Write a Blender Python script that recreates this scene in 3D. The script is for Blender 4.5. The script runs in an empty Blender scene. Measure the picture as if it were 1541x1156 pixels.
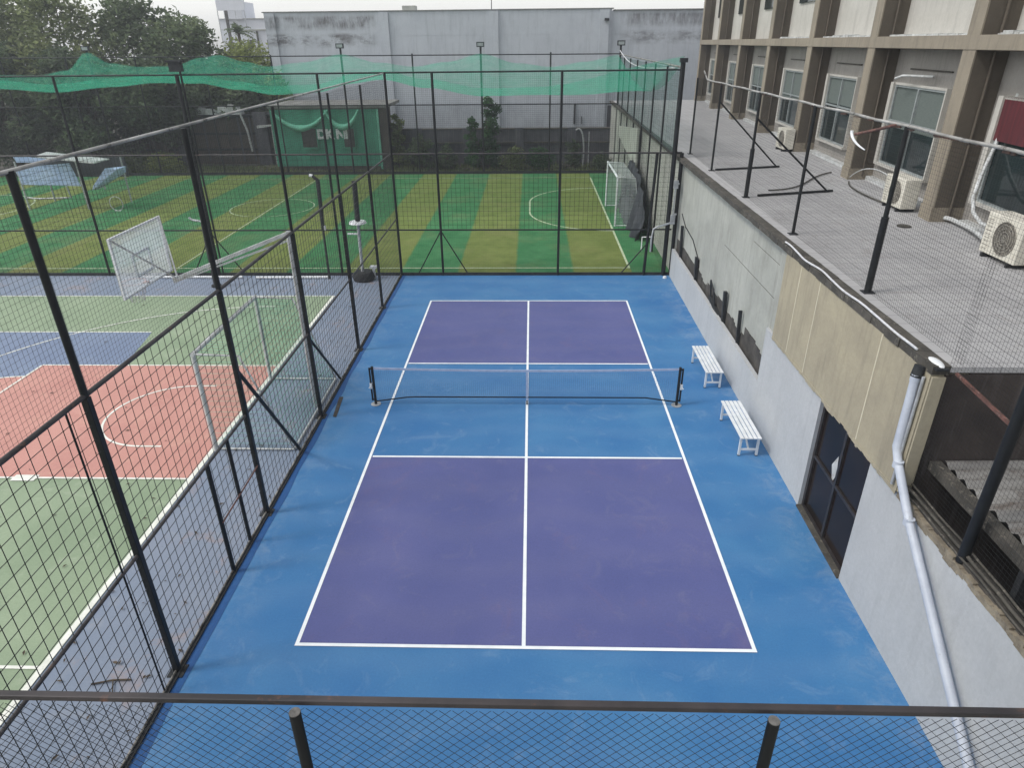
import bpy, math, random
from mathutils import Vector, Matrix, noise
R = math.radians
random.seed(7)
scene = bpy.context.scene
COL = scene.collection

# ------------------------------------------------------------------ camera
cam_d = bpy.data.cameras.new('camera')
cam = bpy.data.objects.new('camera', cam_d)
COL.objects.link(cam)
cam.location = (0.0831, -13.0972, 7.1904)
cam.rotation_euler = (1.0998542, 0.0095734, 0.0266007)
cam_d.sensor_fit = 'HORIZONTAL'
cam_d.sensor_width = 36.0
cam_d.lens = 1009.587 / 1541 * 36.0
cam_d.clip_start = 0.05
cam_d.clip_end = 900
scene.camera = cam

# ------------------------------------------------------------------ light
SUN_EL, SUN_AZ = 50, -105          # azimuth measured from +y towards +x
w = bpy.data.worlds.new('World')
scene.world = w
w.use_nodes = True
nt = w.node_tree
nt.nodes.clear()
sky = nt.nodes.new('ShaderNodeTexSky')
sky.sky_type = 'NISHITA'
sky.sun_disc = False
sky.sun_elevation = R(SUN_EL)
sky.sun_rotation = R(SUN_AZ)
sky.air_density = 1.5
sky.dust_density = 1.0
sky.ozone_density = 1.0
hs = nt.nodes.new('ShaderNodeHueSaturation')
hs.inputs['Saturation'].default_value = 0.17
bg = nt.nodes.new('ShaderNodeBackground')
bg.inputs['Strength'].default_value = 0.15
wo = nt.nodes.new('ShaderNodeOutputWorld')
nt.links.new(sky.outputs[0], hs.inputs['Color'])
nt.links.new(hs.outputs[0], bg.inputs['Color'])
nt.links.new(bg.outputs[0], wo.inputs['Surface'])
sun_d = bpy.data.lights.new('sun', 'SUN')
sun_d.energy = 1.25
sun_d.angle = R(13)
sun_d.color = (1.0, 0.97, 0.92)
sun = bpy.data.objects.new('sun', sun_d)
COL.objects.link(sun)
el, az = R(SUN_EL), R(SUN_AZ)
sdir = Vector((math.sin(az) * math.cos(el), math.cos(az) * math.cos(el), math.sin(el)))
sun.rotation_euler = sdir.to_track_quat('Z', 'Y').to_euler()
scene.view_settings.view_transform = 'Standard'
scene.view_settings.look = 'None'
scene.view_settings.exposure = 0.55
scene.view_settings.gamma = 1.0
scene.render.engine = 'CYCLES'
scene.cycles.transparent_max_bounces = 16
scene.cycles.max_bounces = 6

# ------------------------------------------------------------------ materials
def lin(c):
    def f(v):
        v = v / 255.0
        return v / 12.92 if v <= 0.04045 else ((v + 0.055) / 1.055) ** 2.4
    return (f(c[0]), f(c[1]), f(c[2]), 1.0)

def setup(name):
    m = bpy.data.materials.new(name)
    m.use_nodes = True
    t = m.node_tree
    t.nodes.clear()
    out = t.nodes.new('ShaderNodeOutputMaterial')
    b = t.nodes.new('ShaderNodeBsdfPrincipled')
    t.links.new(b.outputs[0], out.inputs['Surface'])
    return m, t, b, out

def pos_node(t, scale=(1, 1, 1)):
    g = t.nodes.new('ShaderNodeNewGeometry')
    mp = t.nodes.new('ShaderNodeMapping')
    mp.inputs['Scale'].default_value = scale
    t.links.new(g.outputs['Position'], mp.inputs['Vector'])
    return mp.outputs[0]

def noise_n(t, vec, scale, detail=6, rough=0.6, dist=0.0):
    n = t.nodes.new('ShaderNodeTexNoise')
    n.inputs['Scale'].default_value = scale
    n.inputs['Detail'].default_value = detail
    n.inputs['Roughness'].default_value = rough
    n.inputs['Distortion'].default_value = dist
    t.links.new(vec, n.inputs['Vector'])
    return n.outputs['Fac']

def ramp(t, fac, stops):
    r = t.nodes.new('ShaderNodeValToRGB')
    els = r.color_ramp.elements
    while len(els) > 1:
        els.remove(els[-1])
    els[0].position, els[0].color = stops[0][0], stops[0][1]
    for p, c in stops[1:]:
        e = els.new(p)
        e.color = c
    t.links.new(fac, r.inputs['Fac'])
    return r.outputs['Color']

def gray(v):
    return (v, v, v, 1)

def mix(t, fac, a, b, mode='MIX'):
    n = t.nodes.new('ShaderNodeMix')
    n.data_type = 'RGBA'
    n.blend_type = mode
    for sock, v in ((n.inputs[0], fac), (n.inputs[6], a), (n.inputs[7], b)):
        if hasattr(v, 'is_linked') or hasattr(v, 'links'):
            t.links.new(v, sock)
        else:
            sock.default_value = v
    return n.outputs[2]

def mathn(t, op, a, b=None, c=None):
    n = t.nodes.new('ShaderNodeMath')
    n.operation = op
    for i, v in enumerate((a, b, c)):
        if v is None:
            continue
        if hasattr(v, 'links'):
            t.links.new(v, n.inputs[i])
        else:
            n.inputs[i].default_value = v
    return n.outputs[0]

def bump(t, b, height, strength=0.3, dist=0.02):
    n = t.nodes.new('ShaderNodeBump')
    n.inputs['Strength'].default_value = strength
    n.inputs['Distance'].default_value = dist
    t.links.new(height, n.inputs['Height'])
    t.links.new(n.outputs[0], b.inputs['Normal'])

def mat(name, c1, c2=None, scale=2.0, rough=0.8, metal=0.0, stretch=(1, 1, 1), lo=0.35, hi=0.65,
        c3=None, s3=9.0, f3=(0.55, 0.75), bmp=0.0, bscale=60, bdist=0.01, spec=0.4):
    """two noise-mixed tones, an optional third speck tone and an optional bump"""
    m, t, b, out = setup(name)
    v = pos_node(t, stretch)
    if c2 is None:
        c2 = tuple(max(0, x * 0.86) for x in c1)
    n1 = noise_n(t, v, scale)
    col = ramp(t, n1, [(lo, lin(c1)), (hi, lin(c2))])
    if c3 is not None:
        n3 = noise_n(t, v, s3, 8, 0.7, 0.5)
        f = ramp(t, n3, [(f3[0], gray(0)), (f3[1], gray(1))])
        col = mix(t, f, col, lin(c3))
    t.links.new(col, b.inputs['Base Color'])
    b.inputs['Roughness'].default_value = rough
    b.inputs['Metallic'].default_value = metal
    b.inputs['Specular IOR Level'].default_value = spec
    if bmp:
        bump(t, b, noise_n(t, pos_node(t), bscale, 4), bmp, bdist)
    return m

M = {}
# painted acrylic court coats: large soft blotches, squeegee arcs and dusty patches
def acrylic(name, c1, c2, dust, dustamt=0.35, arcs=True, stain=None, samt=0.5, edges=None, marks=None):
    m, t, b, out = setup(name)
    v = pos_node(t)
    n = noise_n(t, v, 0.55, 5, 0.55, 0.4)
    col = ramp(t, n, [(0.3, lin(c1)), (0.7, lin(c2))])
    if arcs:
        wv = t.nodes.new('ShaderNodeTexWave')
        wv.wave_type = 'RINGS'
        wv.inputs['Scale'].default_value = 0.35
        wv.inputs['Distortion'].default_value = 9.0
        wv.inputs['Detail'].default_value = 3
        wv.inputs['Detail Scale'].default_value = 0.7
        t.links.new(v, wv.inputs['Vector'])
        f = ramp(t, wv.outputs['Fac'], [(0.30, gray(0)), (0.95, gray(0.07))])
        col = mix(t, f, col, lin(dust))
    n2 = noise_n(t, v, 1.7, 9, 0.72, 1.2)
    f2 = ramp(t, n2, [(0.55, gray(0)), (0.80, gray(dustamt))])
    col = mix(t, f2, col, lin(dust))
    if stain is not None:
        n5 = noise_n(t, pos_node(t, (1, .8, 1)), 1.15, 10, 0.75, 0.8)
        col = mix(t, ramp(t, n5, [(0.56, gray(0)), (0.72, gray(samt))]), col, lin(stain))
    if edges is not None:
        # pale scoured paint that gathers along a wall or fence line
        sp = t.nodes.new('ShaderNodeSeparateXYZ')
        t.links.new(v, sp.inputs[0])
        n6 = noise_n(t, v, 2.6, 9, 0.75, 0.6)
        for x0, x1, amt in edges:
            mr = t.nodes.new('ShaderNodeMapRange')
            mr.inputs['From Min'].default_value = x0
            mr.inputs['From Max'].default_value = x1
            t.links.new(sp.outputs['X'], mr.inputs['Value'])
            fe = mathn(t, 'MULTIPLY', mr.outputs[0], ramp(t, n6, [(0.46, gray(0)), (0.66, gray(amt))]))
            col = mix(t, fe, col, lin((142, 158, 176)))
    if marks is not None:
        n7 = noise_n(t, v, 9.0, 3, 0.5)
        col = mix(t, ramp(t, n7, [(0.71, gray(0)), (0.76, gray(0.5))]), col, lin(marks))
        n8 = noise_n(t, pos_node(t, (1.0, 9.0, 1.0)), 2.4, 6, 0.7, 1.4)
        col = mix(t, ramp(t, n8, [(0.64, gray(0)), (0.74, gray(0.22))]), col, lin(dust))
    n3 = noise_n(t, v, 34, 6, 0.8)
    f3 = ramp(t, n3, [(0.3, gray(0.88)), (0.7, gray(1.08))])
    col = mix(t, 1.0, col, f3, 'MULTIPLY')
    t.links.new(col, b.inputs['Base Color'])
    rr = ramp(t, n2, [(0.3, gray(0.55)), (0.8, gray(0.75))])
    t.links.new(rr, b.inputs['Roughness'])
    b.inputs['Specular IOR Level'].default_value = 0.35
    bump(t, b, noise_n(t, v, 220, 3), 0.15, 0.004)
    return m

M['blue'] = acrylic('blue_acrylic', (48, 106, 160), (68, 123, 170), (126, 154, 184), 0.55, edges=((4.0, 4.8, .55), (-3.6, -4.5, .35)), marks=(40, 92, 140))
M['purple'] = acrylic('purple_acrylic', (79, 86, 138), (92, 96, 146), (124, 122, 146), 0.50, stain=(108, 97, 134), samt=.5, marks=(70, 75, 120))
M['line'] = mat('white_line_paint', (243, 246, 248), (228, 234, 238), 3, 0.6, c3=(190, 196, 205), s3=14, f3=(0.62, 0.9))
M['oldblue'] = acrylic('faded_blue_coat', (116, 129, 148), (128, 137, 153), (158, 160, 162), 0.6, False, stain=(160, 130, 112), samt=.7, marks=(84, 92, 108))
M['oldgreen'] = acrylic('faded_green_coat', (144, 160, 132), (126, 144, 116), (166, 176, 154), 0.7, False, stain=(112, 130, 106), samt=.6, marks=(104, 116, 98))
M['greyblue'] = acrylic('grey_blue_coat', (122, 136, 160), (110, 124, 150), (150, 158, 172), 0.5, False)
M['red'] = acrylic('faded_red_coat', (198, 146, 134), (186, 132, 122), (208, 170, 150), 0.7, False, stain=(176, 118, 110), samt=.6, marks=(150, 104, 96))
M['oldline'] = mat('worn_line_paint', (236, 236, 228), (212, 214, 204), 4, 0.7, c3=(176, 180, 166), s3=12, f3=(0.58, 0.75))

def turf_mat():
    m, t, b, out = setup('striped_turf')
    g = t.nodes.new('ShaderNodeNewGeometry')
    sp = t.nodes.new('ShaderNodeSeparateXYZ')
    t.links.new(g.outputs['Position'], sp.inputs[0])
    wob = mathn(t, 'MULTIPLY', mathn(t, 'SUBTRACT', noise_n(t, g.outputs['Position'], 3.0, 4), 0.5), 0.12)
    xx = mathn(t, 'ADD', sp.outputs['X'], wob)
    k = mathn(t, 'DIVIDE', mathn(t, 'SUBTRACT', 3.6, xx), 4.06)
    fr = mathn(t, 'FRACT', k)
    tri = mathn(t, 'ABSOLUTE', mathn(t, 'SUBTRACT', fr, 0.5))
    edge = t.nodes.new('ShaderNodeMapRange')
    edge.inputs['From Min'].default_value = 0.235; edge.inputs['From Max'].default_value = 0.265
    t.links.new(mathn(t, 'ABSOLUTE', mathn(t, 'SUBTRACT', fr, 0.25)), edge.inputs['Value'])
    far_ = mathn(t, 'ABSOLUTE', mathn(t, 'SUBTRACT', mathn(t, 'FRACT', mathn(t, 'ADD', k, 0.25)), 0.5))
    s = t.nodes.new('ShaderNodeMapRange')
    s.inputs['From Min'].default_value = 0.262; s.inputs['From Max'].default_value = 0.238
    t.links.new(far_, s.inputs['Value'])
    s = s.outputs[0]
    inside = mathn(t, 'LESS_THAN', xx, 3.6)
    s = mathn(t, 'MULTIPLY', s, inside)
    n = noise_n(t, g.outputs['Position'], 1.1, 8, 0.7)
    olive = ramp(t, n, [(0.3, lin((100, 116, 56))), (0.7, lin((130, 141, 80)))])
    green = ramp(t, n, [(0.3, lin((48, 110, 66))), (0.7, lin((80, 138, 92)))])
    col = mix(t, s, green, olive)
    n2 = noise_n(t, g.outputs['Position'], 70, 6, 0.85)
    f = ramp(t, n2, [(0.25, gray(0.62)), (0.75, gray(1.25))])
    col = mix(t, 1.0, col, f, 'MULTIPLY')
    n9 = noise_n(t, g.outputs['Position'], .45, 6, 0.65)
    col = mix(t, ramp(t, n9, [(0.5, gray(0)), (0.75, gray(0.35))]), col, lin((140, 130, 92)))
    t.links.new(col, b.inputs['Base Color'])
    b.inputs['Roughness'].default_value = 0.9
    b.inputs['Specular IOR Level'].default_value = 0.15
    bump(t, b, n2, 0.8, 0.03)
    return m
M['turf'] = turf_mat()
M['turfline'] = mat('turf_line', (196, 204, 176), (160, 178, 140), 8, 0.9, bmp=0.4)
M['dirt'] = mat('bare_ground', (96, 92, 84), (74, 72, 66), 0.6, 0.95, c3=(60, 70, 44), s3=1.5, bmp=0.5, bscale=12, bdist=0.05)
M['black'] = mat('black_paint', (20, 22, 25), (30, 32, 34), 6, 0.5, c3=(78, 70, 62), s3=26, f3=(0.66, 0.82), spec=0.3)
M['blackpost'] = mat('matt_black_paint', (15, 17, 19), (23, 25, 27), 6, 0.6, c3=(52, 48, 44), s3=20, f3=(0.66, 0.84), spec=0.2)
M['nearrail'] = mat('scuffed_rail', (66, 60, 60), (38, 36, 38), 2.2, 0.55, c3=(112, 76, 60), s3=3.5, f3=(0.6, 0.72))
M['wire'] = mat('black_wire', (24, 27, 30), (38, 40, 42), 8, 0.55)
M['blackdull'] = mat('dull_black', (30, 32, 36), (46, 48, 50), 10, 0.8, c3=(96, 92, 86), s3=30, f3=(0.6, 0.75))
M['railworn'] = mat('worn_rail', (60, 58, 55), (150, 146, 138), 5, 0.5, lo=0.4, hi=0.6, c3=(96, 62, 44), s3=9, f3=(0.55, 0.7), metal=0.2)
M['railgrey'] = mat('grey_rail', (74, 70, 70), (44, 42, 44), 6, 0.5, c3=(110, 80, 64), s3=3, f3=(0.6, 0.72), metal=0.2)
M['capgrey'] = mat('weathered_cap', (112, 110, 106), (80, 78, 76), 30, 0.8)
M['railmid'] = mat('mortar_grey', (128, 128, 126), (116, 116, 114), 6, 0.9)
M['cream'] = mat('cream_filler', (206, 198, 176), (190, 182, 160), 8, 0.9)
M['roofgrey'] = mat('dirty_roof_edge', (136, 136, 132), (108, 108, 104), 1.5, 0.9, c3=(80, 78, 74), s3=5)
M['railtop'] = mat('bare_top_pipe', (176, 174, 170), (120, 118, 114), 2.2, 0.45, c3=(60, 54, 50), s3=5, f3=(0.56, 0.64), metal=0.15)
M['rust2'] = mat('rust_flakes', (74, 52, 46), (44, 38, 36), 12, 0.95)
M['fanshade'] = mat('fan_recess', (120, 115, 106), (98, 94, 88), 8, 0.8)
M['rust'] = mat('rusty_steel', (112, 76, 68), (72, 54, 50), 9, 0.8, c3=(166, 146, 138), s3=20, f3=(0.56, 0.72))
M['white'] = mat('white_enamel', (226, 228, 230), (208, 210, 212), 5, 0.4, c3=(182, 172, 158), s3=14, f3=(0.62, 0.8))
M['whiteold'] = mat('old_white_paint', (200, 202, 202), (168, 170, 168), 4, 0.6, c3=(128, 116, 104), s3=16, f3=(0.56, 0.72))
M['net'] = mat('court_net_cord', (112, 140, 176), (96, 122, 158), 9, 0.8)
M['tape'] = mat('net_tape', (178, 190, 216), (158, 172, 200), 8, 0.8)
M['whitecord'] = mat('white_cord', (205, 206, 208), (180, 180, 184), 12, 0.8)
M['plastic'] = mat('pvc_pipe', (190, 196, 206), (172, 178, 190), 4, 0.4, c3=(140, 140, 140), s3=11, f3=(0.6, 0.8))

def wall_mat(name, c1, c2, streak, samt=0.6, joint=None, crack=None):
    """plaster / concrete with soft blotches, vertical run-off streaks and pores"""
    m, t, b, out = setup(name)
    v = pos_node(t)
    n = noise_n(t, v, 0.9, 8, 0.65, 0.3)
    col = ramp(t, n, [(0.3, lin(c1)), (0.7, lin(c2))])
    vs = pos_node(t, (3.2, 3.2, 0.35))
    n2 = noise_n(t, vs, 1.6, 7, 0.7)
    f2 = ramp(t, n2, [(0.5, gray(0)), (0.78, gray(samt))])
    col = mix(t, f2, col, lin(streak))
    n3 = noise_n(t, v, 16, 8, 0.75)
    f3 = ramp(t, n3, [(0.3, gray(0.9)), (0.7, gray(1.05))])
    col = mix(t, 1.0, col, f3, 'MULTIPLY')
    t.links.new(col, b.inputs['Base Color'])
    b.inputs['Roughness'].default_value = 0.88
    b.inputs['Specular IOR Level'].default_value = 0.25
    bump(t, b, noise_n(t, v, 45, 5), 0.25, 0.01)
    return m
M['tan'] = wall_mat('tan_plaster', (172, 163, 140), (152, 144, 126), (122, 116, 104), 0.7)
M['concrete'] = wall_mat('grey_concrete', (178, 179, 171), (152, 153, 146), (128, 127, 120), 0.7)
M['whitewall'] = wall_mat('pale_grey_paint', (183, 185, 186), (172, 174, 176), (148, 148, 149), 0.35)
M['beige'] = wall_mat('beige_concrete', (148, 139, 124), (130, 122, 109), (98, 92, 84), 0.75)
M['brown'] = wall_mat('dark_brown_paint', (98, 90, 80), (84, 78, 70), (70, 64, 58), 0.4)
M['bwall_shade'] = wall_mat('shaded_plaster', (160, 156, 150), (142, 138, 133), (108, 104, 100), 0.6)  # back wall plaster with the deep shadow of the lower bays in its colour
M['bwall'] = wall_mat('off_white_plaster', (190, 187, 180), (174, 171, 164), (136, 132, 128), 0.55)
M['farwall'] = wall_mat('far_grey_render', (146, 150, 158), (136, 138, 146), (116, 118, 124), 0.5)
M['darkwall'] = wall_mat('dark_wet_wall', (74, 66, 62), (44, 40, 40), (116, 112, 112), 0.6)
M['lowwall'] = wall_mat('mossy_dark_wall', (96, 94, 100), (66, 66, 72), (128, 126, 128), 0.6)
M['browns'] = wall_mat('brown_boards', (98, 88, 80), (70, 62, 58), (122, 112, 102), 0.6)
M['offwhite'] = wall_mat('far_white_paint', (214, 216, 222), (204, 206, 212), (180, 180, 186), 0.3)

def farwall_stained():
    m = wall_mat('stained_grey_render', (186, 190, 196), (174, 178, 185), (146, 149, 155), 0.6)
    t = m.node_tree
    b = [n for n in t.nodes if n.type == 'BSDF_PRINCIPLED'][0]
    src = b.inputs['Base Color'].links[0].from_socket
    g = t.nodes.new('ShaderNodeNewGeometry')
    sp = t.nodes.new('ShaderNodeSeparateXYZ')
    t.links.new(g.outputs['Position'], sp.inputs[0])
    # soot runs below the parapet of the left bay and a ragged row of patches under them
    def band(sock, pts):
        r = t.nodes.new('ShaderNodeFloatCurve') if False else t.nodes.new('ShaderNodeValToRGB')
        els = r.color_ramp.elements
        els[0].position, els[0].color = pts[0][0], gray(pts[0][1])
        els[1].position, els[1].color = pts[-1][0], gray(pts[-1][1])
        for p_, v_ in pts[1:-1]:
            e = els.new(p_); e.color = gray(v_)
        mr = t.nodes.new('ShaderNodeMapRange')
        mr.inputs['From Min'].default_value = BN[0]; mr.inputs['From Max'].default_value = BN[1]
        t.links.new(sock, mr.inputs['Value'])
        t.links.new(mr.outputs[0], r.inputs['Fac'])
        return r.outputs['Color']
    BN = (6.0, 9.2)
    zt = band(sp.outputs['Z'], [(0, 0), (.62, 0), (.72, .9), (.88, 1), (.93, .2), (1, .0)])
    zp = band(sp.outputs['Z'], [(0, 0), (.30, 0), (.42, .9), (.54, 1), (.60, .1), (1, 0)])
    BN = (-18.2, 12.0)
    xl = band(sp.outputs['X'], [(0, 1), (.24, 1), (.262, 0), (.80, 0), (.83, .75), (1, .75)])
    n1 = noise_n(t, pos_node(t, (2.2, 2.2, 0.42)), 1.6, 8, 0.78)
    n2 = noise_n(t, pos_node(t, (.7, .7, 1.5)), 1.4, 9, 0.8)
    f1 = mathn(t, 'MULTIPLY', ramp(t, n1, [(0.36, gray(0)), (0.56, gray(1))]), zt)
    f2 = mathn(t, 'MULTIPLY', ramp(t, n2, [(0.44, gray(0)), (0.56, gray(1))]), zp)
    n4 = noise_n(t, pos_node(t, (.5, .5, .6)), 1.3, 5, 0.6)
    f = mathn(t, 'MULTIPLY', mathn(t, 'MAXIMUM', f1, f2), mathn(t, 'MULTIPLY', xl, .9))
    f = mathn(t, 'MULTIPLY', f, ramp(t, n4, [(0.36, gray(.15)), (0.56, gray(1))]))
    col = mix(t, f, src, lin((84, 80, 80)))
    t.links.new(col, b.inputs['Base Color'])
    return m
M['farwall'] = farwall_stained()

def deck_mat():
    m, t, b, out = setup('grey_deck_tiles')
    v = pos_node(t)
    n = noise_n(t, v, 0.8, 8, 0.7, 0.4)
    col = ramp(t, n, [(0.3, lin((174, 173, 173))), (0.7, lin((157, 156, 157)))])
    br = t.nodes.new('ShaderNodeTexBrick')
    br.inputs['Scale'].default_value = 1.0
    br.offset = 0.0
    br.inputs['Brick Width'].default_value = 0.30
    br.inputs['Row Height'].default_value = 0.30
    br.inputs['Mortar Size'].default_value = 0.012
    br.inputs['Color1'].default_value = gray(1.0)
    br.inputs['Color2'].default_value = gray(0.93)
    br.inputs['Mortar'].default_value = gray(0.72)
    t.links.new(v, br.inputs['Vector'])
    col = mix(t, 1.0, col, br.outputs['Color'], 'MULTIPLY')
    n2 = noise_n(t, v, 2.2, 9, 0.75, 1.0)
    col = mix(t, ramp(t, n2, [(0.55, gray(0)), (0.75, gray(0.5))]), col, lin((112, 102, 92)))
    t.links.new(col, b.inputs['Base Color'])
    b.inputs['Roughness'].default_value = 0.8
    bump(t, b, br.outputs['Color'], 0.2, 0.005)
    return m
M['deck'] = deck_mat()
M['grime'] = mat('grimy_edge', (84, 80, 74), (56, 54, 50), 3, 0.9, c3=(128, 122, 112), s3=12, f3=(0.55, 0.7), bmp=0.5, bscale=30)
M['grimedark'] = mat('black_grime', (52, 50, 48), (84, 80, 76), 4, 0.9, c3=(34, 34, 34), s3=8)
M['bare'] = mat('broken_plaster', (146, 136, 118), (108, 100, 88), 6, 0.95, c3=(70, 62, 54), s3=14, bmp=0.8, bscale=25, bdist=0.02)
M['galv'] = mat('galvanised_sheet', (150, 148, 144), (112, 110, 108), 1.6, 0.6, c3=(84, 72, 64), s3=4, f3=(0.5, 0.7), metal=0.15, stretch=(.4, 1.6, 1))
M['ac'] = mat('ac_enamel', (214, 210, 198), (196, 192, 180), 4, 0.5, c3=(150, 140, 124), s3=12)
M['acgrille'] = mat('ac_grille', (158, 154, 144), (132, 128, 120), 12, 0.6)
M['frame'] = mat('window_aluminium', (150, 156, 156), (128, 134, 134), 6, 0.45)
M['dframe'] = mat('dark_frame', (38, 36, 38), (54, 50, 50), 8, 0.5)
M['blind'] = mat('window_blind', (100, 108, 104), (84, 93, 90), 8, 0.8, stretch=(1, 1, 20))
M['redcloth'] = mat('red_curtain', (92, 36, 42), (70, 28, 34), 3, 0.85, stretch=(1, 4, 0.4))
M['tarpb'] = mat('pale_blue_tarpaulin', (150, 172, 206), (172, 190, 216), 1.6, 0.5, c3=(120, 140, 176), s3=4)
M['darkcloth'] = mat('dark_net_cloth', (46, 50, 56), (66, 68, 74), 2.2, 0.9, stretch=(1, 3, 0.4))
M['greencloth'] = mat('green_shed_cloth', (58, 136, 110), (74, 156, 130), 1.3, 0.8, stretch=(1, 1, 0.5), c3=(62, 120, 108), s3=3)
M['greenfold'] = mat('pale_green_fold', (130, 204, 178), (110, 184, 158), 2, 0.8)
M['bark'] = mat('bark', (92, 80, 66), (64, 56, 48), 6, 0.95, stretch=(3, 3, 0.5), bmp=0.8, bscale=14, bdist=0.03)
M['orange'] = mat('faded_orange', (190, 96, 70), (160, 76, 58), 8, 0.5)
M['rubber'] = mat('black_rubber', (28, 28, 30), (40, 40, 42), 9, 0.7)
M['metalw'] = mat('galv_tube', (186, 188, 190), (150, 152, 154), 7, 0.45, metal=0.3, c3=(110, 98, 88), s3=18, f3=(0.6, 0.75))

def glass_mat(name, tint, rough=0.06):
    m, t, b, out = setup(name)
    v = pos_node(t)
    t.links.new(ramp(t, noise_n(t, v, 1.3, 4), [(0.35, lin(tint)), (0.65, lin(tuple(c * 1.5 for c in tint)))]), b.inputs['Base Color'])
    b.inputs['Roughness'].default_value = rough
    b.inputs['Specular IOR Level'].default_value = 0.12 if rough > .1 else 0.45
    return m
M['glass'] = glass_mat('dark_glass', (27, 22, 21), .12)
M['wglass'] = glass_mat('window_glass', (26, 34, 35))

def leaf_mat(name, a, bcol, dark):
    m, t, b, out = setup(name)
    g = t.nodes.new('ShaderNodeNewGeometry')
    n = noise_n(t, g.outputs['Position'], 0.9, 5, 0.65)
    col = ramp(t, n, [(0.3, lin(dark)), (0.5, lin(a)), (0.72, lin(bcol))])
    f = ramp(t, g.outputs['Random Per Island'], [(0.0, gray(0.6)), (1.0, gray(1.35))])
    col = mix(t, 1.0, col, f, 'MULTIPLY')
    t.links.new(col, b.inputs['Base Color'])
    b.inputs['Roughness'].default_value = 0.65
    b.inputs['Specular IOR Level'].default_value = 0.25
    tr = t.nodes.new('ShaderNodeBsdfTranslucent')
    t.links.new(col, tr.inputs['Color'])
    mx = t.nodes.new('ShaderNodeMixShader')
    mx.inputs[0].default_value = 0.42
    t.links.new(b.outputs[0], mx.inputs[1])
    t.links.new(tr.outputs[0], mx.inputs[2])
    t.links.new(mx.outputs[0], out.inputs['Surface'])
    return m
M['leafd'] = leaf_mat('dark_leaves', (92, 106, 74), (132, 142, 104), (68, 82, 60))
M['leafm'] = leaf_mat('olive_leaves', (112, 122, 80), (156, 162, 114), (84, 96, 64))
M['leafy'] = leaf_mat('yellow_green_leaves', (134, 144, 82), (170, 174, 114), (96, 108, 62))
M['leafs'] = leaf_mat('shrub_leaves', (54, 92, 50), (84, 122, 70), (34, 58, 36))
M['leafk'] = leaf_mat('shaded_leaves', (86, 100, 74), (118, 130, 98), (58, 70, 56))

def shade_mat(name, c, alpha, wsc=26):
    """woven shade cloth: partly open weave, lets light through"""
    m, t, b, out = setup(name)
    v = pos_node(t)
    n = noise_n(t, v, 0.7, 6, 0.6)
    col = ramp(t, n, [(0.3, lin(c)), (0.7, lin(tuple(min(255, x * 1.15) for x in c)))])
    t.links.new(col, b.inputs['Base Color'])
    b.inputs['Roughness'].default_value = 0.9
    tr = t.nodes.new('ShaderNodeBsdfTranslucent')
    t.links.new(col, tr.inputs['Color'])
    mx = t.nodes.new('ShaderNodeMixShader')
    mx.inputs[0].default_value = 0.5
    t.links.new(b.outputs[0], mx.inputs[1])
    t.links.new(tr.outputs[0], mx.inputs[2])
    tp = t.nodes.new('ShaderNodeBsdfTransparent')
    mo = t.nodes.new('ShaderNodeMixShader')
    n2 = noise_n(t, v, 1.4, 5, 0.6)
    a = ramp(t, n2, [(0.3, gray(alpha - 0.08)), (0.7, gray(alpha + 0.08))])
    t.links.new(a, mo.inputs[0])
    t.links.new(tp.outputs[0], mo.inputs[1])
    t.links.new(mx.outputs[0], mo.inputs[2])
    t.links.new(mo.outputs[0], out.inputs['Surface'])
    return m
M['shade'] = shade_mat('green_shade_cloth', (60, 182, 148), 0.36)
M['shadet'] = shade_mat('teal_side_net', (100, 140, 136), 0.34)
M['greennet'] = shade_mat('green_goal_net', (70, 136, 114), 0.09)
M['whitenet'] = shade_mat('white_goal_net', (200, 204, 204), 0.34)
M['board'] = shade_mat('white_mesh_board', (196, 202, 206), 0.50)
M['finemesh'] = shade_mat('fine_black_netting', (26, 30, 34), 0.18)

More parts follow.
